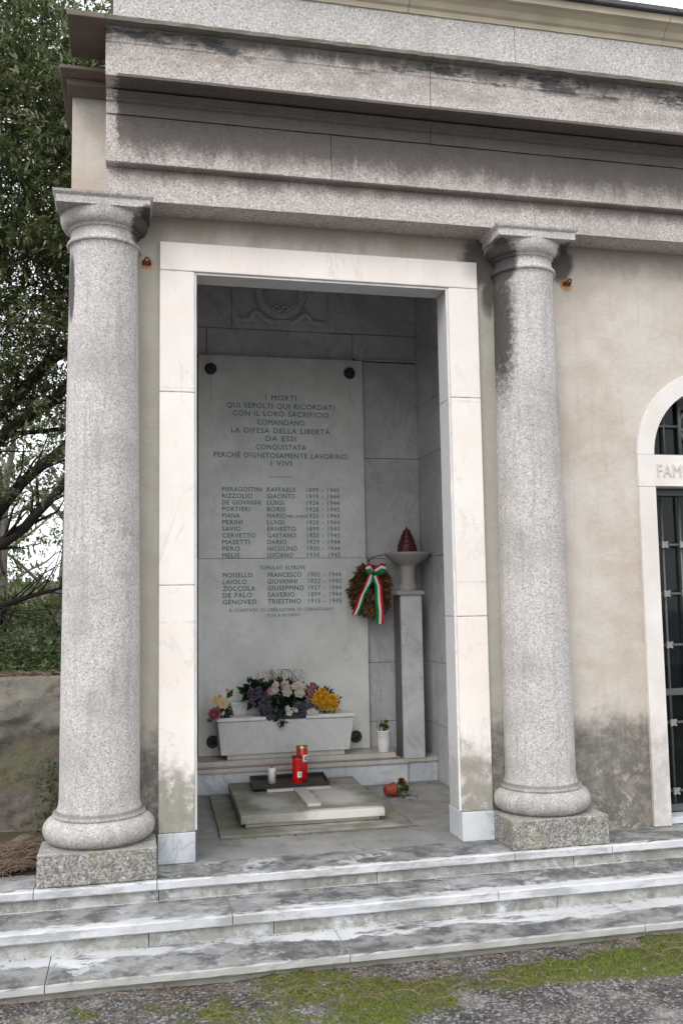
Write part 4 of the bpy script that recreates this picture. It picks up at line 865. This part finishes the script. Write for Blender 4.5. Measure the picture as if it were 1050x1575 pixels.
for i in range(14): ball(b, (rnd(.70, .74), 1.50, random.gauss(.605, .015)), rnd(.005, .008))
b.build('pink_buds', M['ppink'], fa)
b = MB()
for i in range(26):
    x = rnd(.68, .93); a = rnd(-.5, .5); h = rnd(.04, .10); b.tube([(x, 1.56, .64), (x+a*.04, 1.56, .64+h*.6), (x+a*.1+rnd(-.02, .02), 1.555, .64+h)], .0012, 4)
    for k in range(3): ball(b, (x+a*.1+rnd(-.02, .02), 1.55, .64+h+rnd(-.02, .01)), .003, 5)
b.tube([(.80, 1.56, .68), (.82, 1.55, .74), (.86, 1.545, .735), (.90, 1.545, .69), (.915, 1.54, .655)], .003, 5)
b.build('twigs', M['dried'], fa)
fy = empty('yellow_bouquet', (1.06, 1.52, .46), 'bunch of yellow chrysanthemums at the right end of the trough', 'flowers')
for x, z, r in ((1.035, .575, .040), (1.08, .560, .040), (1.12, .545, .045), (1.045, .535, .042), (1.09, .515, .044), (1.135, .508, .036), (1.015, .545, .032), (1.065, .600, .026)):
    b = MB(); bloom(b, (x, 1.485+rnd(-.012, .012), z), (rnd(-.3, .3), -1, rnd(0, .5)), r, 11, 4, 1.2, .5); b.build('yellow_flower', M['pyellow'], fy)
b = MB(); spray_leaves(b, (1.08, 1.52, .54), (.08, .03, .07), 90, .04, .02); spray_leaves(b, (1.165, 1.51, .53), (.015, .02, .05), 20, .03, .012); b.build('foliage', M['bleaf'], fy)
b = MB(); b.tube([(1.165, 1.50, .55), (1.16, 1.5, .50), (1.13, 1.50, .458)], .0035, 5); b.tube([(1.08, 1.51, .53), (1.085, 1.52, .458)], .004, 5); b.build('stem', M['bleaf'], fy)
fc = empty('cream_bouquet', (.42, 1.55, .457), 'cream dahlias and a pink flower at the left end of the trough', 'flowers')
for x, z, r in ((.385, .565, .042), (.435, .548, .046)):
    b = MB(); bloom(b, (x, 1.49, z), (rnd(-.2, .2), -1, .25), r, 13, 3, .7, .34); h = b.build('dahlia', M['pcream'], fc)
    b = MB(); ball(b, (x, 1.484, z), .012, 10); b.build('flower_centre', M['pcore'], h)
b = MB(); bloom(b, (.462, 1.49, .622), (.1, -.6, .8), .02, 6, 3, 1.8, .8); b.build('bud', M['pcream'], fc)
b = MB(); bloom(b, (.412, 1.50, .585), (.3, -.8, .5), .018, 6, 2, 1.6, .8); b.build('yellow_bud', M['pyellow'], fc)
b = MB(); bloom(b, (.382, 1.475, .485), (-.1, -1, .3), .045, 8, 4, 1.3, .8); b.build('pink_flower', M['ppink'], fc)
b = MB(); b.leaf(Vector((.462, 1.50, .575)), Vector((.5, -.1, .8)), Vector((0, -1, 0)), .068, .036, .8); spray_leaves(b, (.440, 1.52, .488), (.045, .03, .045), 75, .045, .025); b.tube([(.462, 1.492, .61), (.455, 1.50, .55), (.445, 1.52, .458)], .0022, 5); b.build('foliage', M['bleaf'], fc)
b = MB()
for a in (2.9, 3.3, 3.6): b.leaf(Vector((.375, 1.48, .452)), Vector((math.cos(a), -.3, math.sin(a)*.6)), Vector((0, -1, .3)), .045, .02, rnd(0, 1))
b.build('plastic_leaf', M['bluegreen'], fc)

vs = empty('flower_vase', (1.478, 1.53, .194), 'white plastic tapered vase beside the pedestal on the ledge', 'vase')
vx_, vy_ = 1.468, 1.535
b = MB(); b.lathe([(.001, 0), (.033, .0005), (.035, .003), (.040, .06), (.0445, .128), (.0475, .131), (.0475, .138), (.044, .138), (.039, .1), (.001, .09)], (vx_, vy_, .1945), 40, caps=False); b.build('vase_body', M['white'], vs)
b = MB(); b.lathe([(.044, .100), (.0466, .101), (.0446, .103)], (vx_, vy_, .1945), 40, caps=False); b.build('band', M['white'], vs)
dv = empty('dried_flowers', (vx_, vy_, .30), 'withered brown flowers sticking out of the white vase', 'dried flowers')
b = MB()
for i in range(12):
    a = rnd(0, 6.28); t = rnd(.01, .05); h = rnd(.04, .11); b.tube([(vx_, vy_, .29), (vx_+t*.5*math.cos(a), vy_+t*.5*math.sin(a), .33+h*.4), (vx_+t*math.cos(a)-.006, vy_+t*math.sin(a), .33+h*.8)], .0012, 4)
b.build('stem', M['dried'], dv)
b = MB(); spray_leaves(b, (vx_-.005, vy_, .345), (.035, .03, .03), 60, .022, .012); b.build('withered_leaves', M['bleaf'], dv)
b = MB(); bloom(b, (vx_+.015, vy_-.01, .385), (.2, -.7, .7), .018, 7, 3, 1.6, .6); bloom(b, (vx_-.02, vy_-.01, .36), (-.2, -.7, .7), .012, 6, 2, 1.6, .6); b.build('withered_flower', M['dried'], dv)

pp = empty('potted_plant', (1.40, 1.10, 0), 'overturned terracotta coloured pot with a wilting plant on the niche floor', 'potted plant')
b = MB(); b.lathe([(.001, 0), (.026, 0), (.028, .002), (.036, .048), (.040, .049), (.041, .062), (.037, .063), (.030, .03), (.001, .03)], (0, 0, 0), 28, caps=False)
rot = Matrix.Rotation(R(86), 3, 'Y'); rz = Matrix.Rotation(R(12), 3, 'Z'); b.v = [tuple(rz @ (rot @ Vector(v))+Vector((1.352, 1.09, .040))) for v in b.v]; b.build('pot', M['terracotta'], pp)
b = MB()
for i in range(46):
    d = Vector((rnd(.1, 1), rnd(-.8, .8), rnd(-.5, 1))).normalized(); p = Vector((1.415, 1.10, .04))+Vector((rnd(-.01, .05), rnd(-.03, .03), rnd(-.02, .03))); b.leaf(p, d, rv(), rnd(.03, .05), rnd(.015, .028), rnd(0, 1))
b.build('leaves', leaf_mat('pale wilting leaves', (.05, .10, .03), (.14, .22, .07)), pp)
b = MB(); bloom(b, (1.455, 1.10, .085), (.2, -.6, .6), .028, 7, 3, 1.4, .7); bloom(b, (1.475, 1.07, .05), (.5, -.6, .3), .022, 7, 3, 1.4, .7); b.build('wilted_bloom', leaf_mat('wilted red brown petals', (.10, .03, .02), (.24, .08, .04)), pp)

# ================================================================== LEFT SIDE: retaining wall, rock, weed
rw = MB(); rw.smooth = True
def wy(x, z):
    base = .80+.035*noise.fractal(Vector((x*4, 3.3, z*4)), 1, 2, 5)+.012*noise.noise(Vector((x*22, 1, z*22)))
    edge = .56+.12*noise.noise(Vector((x*3.1, 7, 0)))
    return base-(.022 if z > edge else 0)
zs = [-.1+.02*k for k in range(45)]+[.795]
rw.grid([[(x, wy(x, z), z) for x in [-3.2+.025*k for k in range(112)]] for z in zs])
rw.grid([[(-3.2+.025*k, wy(-3.2+.025*k, .795), .795) for k in range(112)], [(-3.2+.025*k, .98, .80) for k in range(112)]])
rw.smooth = False; rw.box(-3.2, -.425, .95, 1.05, -.1, .799)
tag(rw.build('retaining_wall', M['rwall'], base=(-1.8, .8, 0)), 'rough mossy retaining wall of old plaster left of the mausoleum', 'wall')
b = MB(); b.smooth = True; rows = []
for i in range(9):
    th_ = math.pi*i/8; rows.append([(-.62+.075*math.sin(th_)*math.cos(p)*(1+.25*noise.noise(Vector((i, k, 1)))), .50+.06*math.sin(th_)*math.sin(p), .015+.045*math.cos(th_)*(1+.2*noise.noise(Vector((i*.7, k, 5))))) for k, p in enumerate([2*math.pi*j/12 for j in range(12)])])
b.grid(rows, True); tag(b.build('rock', M['rwall'], base=(-.62, .5, 0)), 'grey stone lying in pine needles at the foot of the wall', 'rock')
wd_ = empty('weed', (-.50, .62, .02), 'green weed growing against the wall behind the left column', 'plant')
b = MB()
for i in range(7):
    x = -.485+rnd(-.04, .03); h = rnd(.15, .38); b.tube([(x, .62, .0), (x+rnd(-.02, .02), .61, h*.5), (x+rnd(-.03, .03), .62, h)], .002, 4)
b.build('stem', M['bleaf'], wd_)
b = MB()
for i in range(230):
    h = rnd(.03, .38); s_ = .055*(1-h*1.6)+.012; p = Vector((-.490+random.gauss(0, s_), .60+rnd(-.04, .03), h)); d = (Vector((rnd(-1, 1), rnd(-1, .1), rnd(-.3, .6)))).normalized(); b.leaf(p, d, Vector((0, -.3, 1)), rnd(.02, .038), rnd(.012, .022), rnd(0, 1))
b.build('leaves', M['ivy'], wd_)
# ivy and undergrowth on top of the retaining wall
b = MB()
for i in range(11000):
    x = rnd(-2.6, -.44); y = .86+abs(random.gauss(0, 1.1)); z = .76+rnd(0, .07)+max(0, min(.20, (y-1.1)*.15))*rnd(0, 1)
    b.leaf(Vector((x, y, z)), Vector((rnd(-1, 1), rnd(-1, .5), rnd(-.3, .5))).normalized(), Vector((0, 0, 1)), rnd(.03, .06), rnd(.02, .04), rnd(0, 1))
tag(b.build('ivy_ground_cover', M['ivy']), kind='stuff')
b = MB()
for i in range(500): needle(b, rnd(-1.6, -.45), rnd(.80, .95), .80+rnd(0, .01), rnd(.05, .12), rnd(0, 6.28), rnd(.004, .02))
tag(b.build('needles_on_wall', M['needle']), kind='stuff')

# ================================================================== TREES
def limb_pts(pts, wob=.05, k=5):
    out = []; P_ = [Vector(p) for p in pts]
    for i in range(len(P_)-1):
        for j in range(k): t = j/k; q = P_[i].lerp(P_[i+1], t); out.append(q+Vector((noise.noise(q*1.7), noise.noise(q*1.7+Vector((9, 0, 0))), noise.noise(q*1.7+Vector((0, 9, 0)))))*wob)
    out.append(P_[-1]); return out
def tree(name, label, base, trunk, limbs, leafm, barkm, clumps, leafL, leafW, group=None, per=34, twig=True):
    t = empty(name, base, label, 'tree', group)
    b = MB(); tp = limb_pts(trunk[0], .06); n_ = len(tp); b.tube(tp, [trunk[1]+(trunk[2]-trunk[1])*i/(n_-1) for i in range(n_)], 10)
    for pts, r0, r1 in limbs:
        lp = limb_pts(pts, .10); m_ = len(lp); b.tube(lp, [r0+(r1-r0)*i/(m_-1) for i in range(m_)], 8)
        for j in range(2, m_-1):
            q = lp[j]; d = (lp[min(j+1, m_-1)]-lp[j-1]).normalized()
            for s_ in range(1):
                dd = (d+rv()*.8+Vector((0, 0, .25))).normalized(); L_ = rnd(.35, .9); e = q+dd*L_
                b.tube([q, q+dd*L_*.5+rv()*.09, e], [r1*.6, r1*.35, .003], 5)
    b.build('trunk', barkm, t)
    b = MB()
    for c, r, w_ in clumps:
        c = Vector(c); nt_ = max(3, int(per*w_/7))
        for k in range(nt_):
            d = rv(); d.z = d.z*.75+.18; tipp = c+d*r*rnd(.55, 1.0); tint0 = rnd(0, 1)
            for j in range(7):
                s_ = rnd(.25, 1); p = c.lerp(tipp, s_)+rv()*leafL*.35
                dd = (d+rv()*.75).normalized(); b.leaf(p, dd, Vector((rnd(-.5, .5), rnd(-.5, .5), 1)), leafL*rnd(.75, 1.2), leafW*rnd(.8, 1.15), min(1, max(0, tint0*.7+rnd(0, .3))))
    b.build('crown', leafm, t)
    return t
# the big holm oak whose limbs spread behind the left column
cl = []
for i in range(9000):
    x, y, z = rnd(-2.5, .35), rnd(3.5, 6.4), rnd(2.0, 7.8)
    top = 7.15+.5*noise.noise(Vector((x*1.5, y*1.5, 3)))-max(0, x+1.0)*.35-(y-5)*-.10
    if z > top: continue
    dens = (.6 if z > 6.3 else 1.0) if z > 4.1 else (.6 if z > 3.2 else .16)
    nz = noise.fractal(Vector((x*1.1, y*1.1, z*1.1)), 1, 2, 3)
    if random.random() > dens*(.75+.9*nz)*(1 if z < 3.7 else 1.25): continue
    if len(cl) > 2800: break
    cl.append(((x, y, z), rnd(.20, .36), rnd(.7, 1.2)))
limbs = [
 ([(-2.9, 5.1, 1.5), (-1.9, 5.0, 2.35), (-1.34, 4.9, 3.05), (-.75, 4.8, 3.62), (0, 4.8, 4.4)], .10, .035),
 ([(-2.9, 5.1, 1.4), (-1.95, 4.9, 2.15), (-1.34, 4.8, 2.72), (-.80, 4.7, 3.2), (-.2, 4.7, 3.9)], .09, .03),
 ([(-2.9, 5.0, 1.1), (-2.0, 4.9, 1.55), (-1.36, 4.8, 2.05), (-.75, 4.7, 2.66), (-.1, 4.6, 3.6)], .085, .03),
 ([(-2.9, 5.0, .95), (-2.0, 4.7, 1.35), (-1.34, 4.6, 1.72), (-1.05, 4.6, 1.92), (-.75, 4.6, 2.30), (-.3, 4.6, 3.1)], .075, .03),
 ([(-2.9, 5.0, .85), (-2.0, 5.2, 1.02), (-1.34, 5.2, 1.16), (-1.0, 5.2, 1.30), (-.7, 5.2, 1.42)], .045, .015),
 ([(-2.0, 5.2, 2.6), (-1.4, 5.2, 2.85), (-.75, 5.2, 2.98), (-.3, 5.2, 3.1)], .035, .015),
 ([(-2.9, 5.1, 2.3), (-2.1, 5.6, 4.0), (-1.2, 5.6, 5.4), (-.9, 5.5, 6.6)], .11, .03)]
tree('holm_oak', 'large dark evergreen oak with spreading limbs behind the left column', (-3.0, 5.1, .78), ([(-3.0, 5.1, .72), (-2.95, 5.1, 1.4), (-2.9, 5.2, 2.6), (-3.0, 5.3, 4.5)], .26, .10), limbs, M['leaf'], M['bark'], cl, .072, .023, per=66)
# slimmer trees further back
def far_tree(label, bx, by, lean, h, n_, seed, spread=1.3, zlo=1.6):
    random.seed(seed); c2 = []
    for i in range(n_):
        a = rnd(0, 6.28); z = rnd(zlo, h); rr = spread*math.sin(math.pi*min(1, (z-zlo+.6)/(h-zlo+.9)))**.6*math.sqrt(random.random())
        c2.append(((bx+lean*z*.1+rr*math.cos(a), by+rr*math.sin(a), z), rnd(.22, .4), rnd(.7, 1.1)))
    lm = []
    for k in range(6):
        z = zlo+(h-zlo)*k/7; a = rnd(0, 6.28); lm.append(([(bx+lean*z*.1, by, z), (bx+lean*z*.1+.6*math.cos(a), by+.6*math.sin(a), z+.5), (bx+lean*z*.1+1.1*math.cos(a), by+1.1*math.sin(a), z+.8)], .035, .01))
    tree('slender_tree', label, (bx, by, .75), ([(bx, by, .7), (bx+.1*lean, by, 1.8), (bx+lean*h*.09, by, h*.85)], .085, .03), lm, M['leaf_far'], M['bark2'], c2, .095, .035, 'slim trees beyond the retaining wall', 26)
far_tree('slim tree with a grey leaning trunk beyond the wall, left edge of the photo', -1.75, 8.2, .3, 4.2, 95, 3, 1.2, 1.1)
far_tree('slim grey trunked tree just left of the column, seen beneath the oak limbs', -1.05, 9.4, .2, 4.0, 80, 5, 1.1, 1.2)
far_tree('bushy tree furthest back between the slim trunks beyond the wall', -2.3, 12.5, -.2, 4.6, 130, 9, 1.9, .8)
def bush(label, x, y, z, r, h, n_, seed):
    random.seed(seed); t = empty('bush', (x, y, z), label, 'bush', 'bushes beyond the retaining wall')
    b = MB()
    for k in range(7): a = rnd(0, 6.28); b.tube([(x, y, z), (x+.4*r*math.cos(a), y+.4*r*math.sin(a), z+h*.5), (x+.8*r*math.cos(a), y+.8*r*math.sin(a), z+h*.9)], [.02, .012, .004], 5)
    b.build('stems', M['bark'], t); b = MB()
    for i in range(n_):
        d = rv(); p = Vector((x+d.x*r*rnd(.3, 1), y+d.y*r*rnd(.3, 1), z+h*.5+d.z*h*.5*rnd(.3, 1))); b.leaf(p, (d+rv()*.6).normalized(), Vector((0, 0, 1)), rnd(.05, .09), rnd(.025, .04), rnd(0, 1))
    b.build('foliage', M['leaf_far'], t)
bush('dark low bush beyond the wall, nearer the picture edge', -1.45, 5.9, .8, .5, .55, 900, 21)
bush('low leafy bush beyond the wall, nearer the column', -.85, 6.6, .8, .5, .5, 900, 22)
bush('broad bush far back beneath the slim trees', -1.6, 10.5, .85, 1.2, .8, 2000, 23)
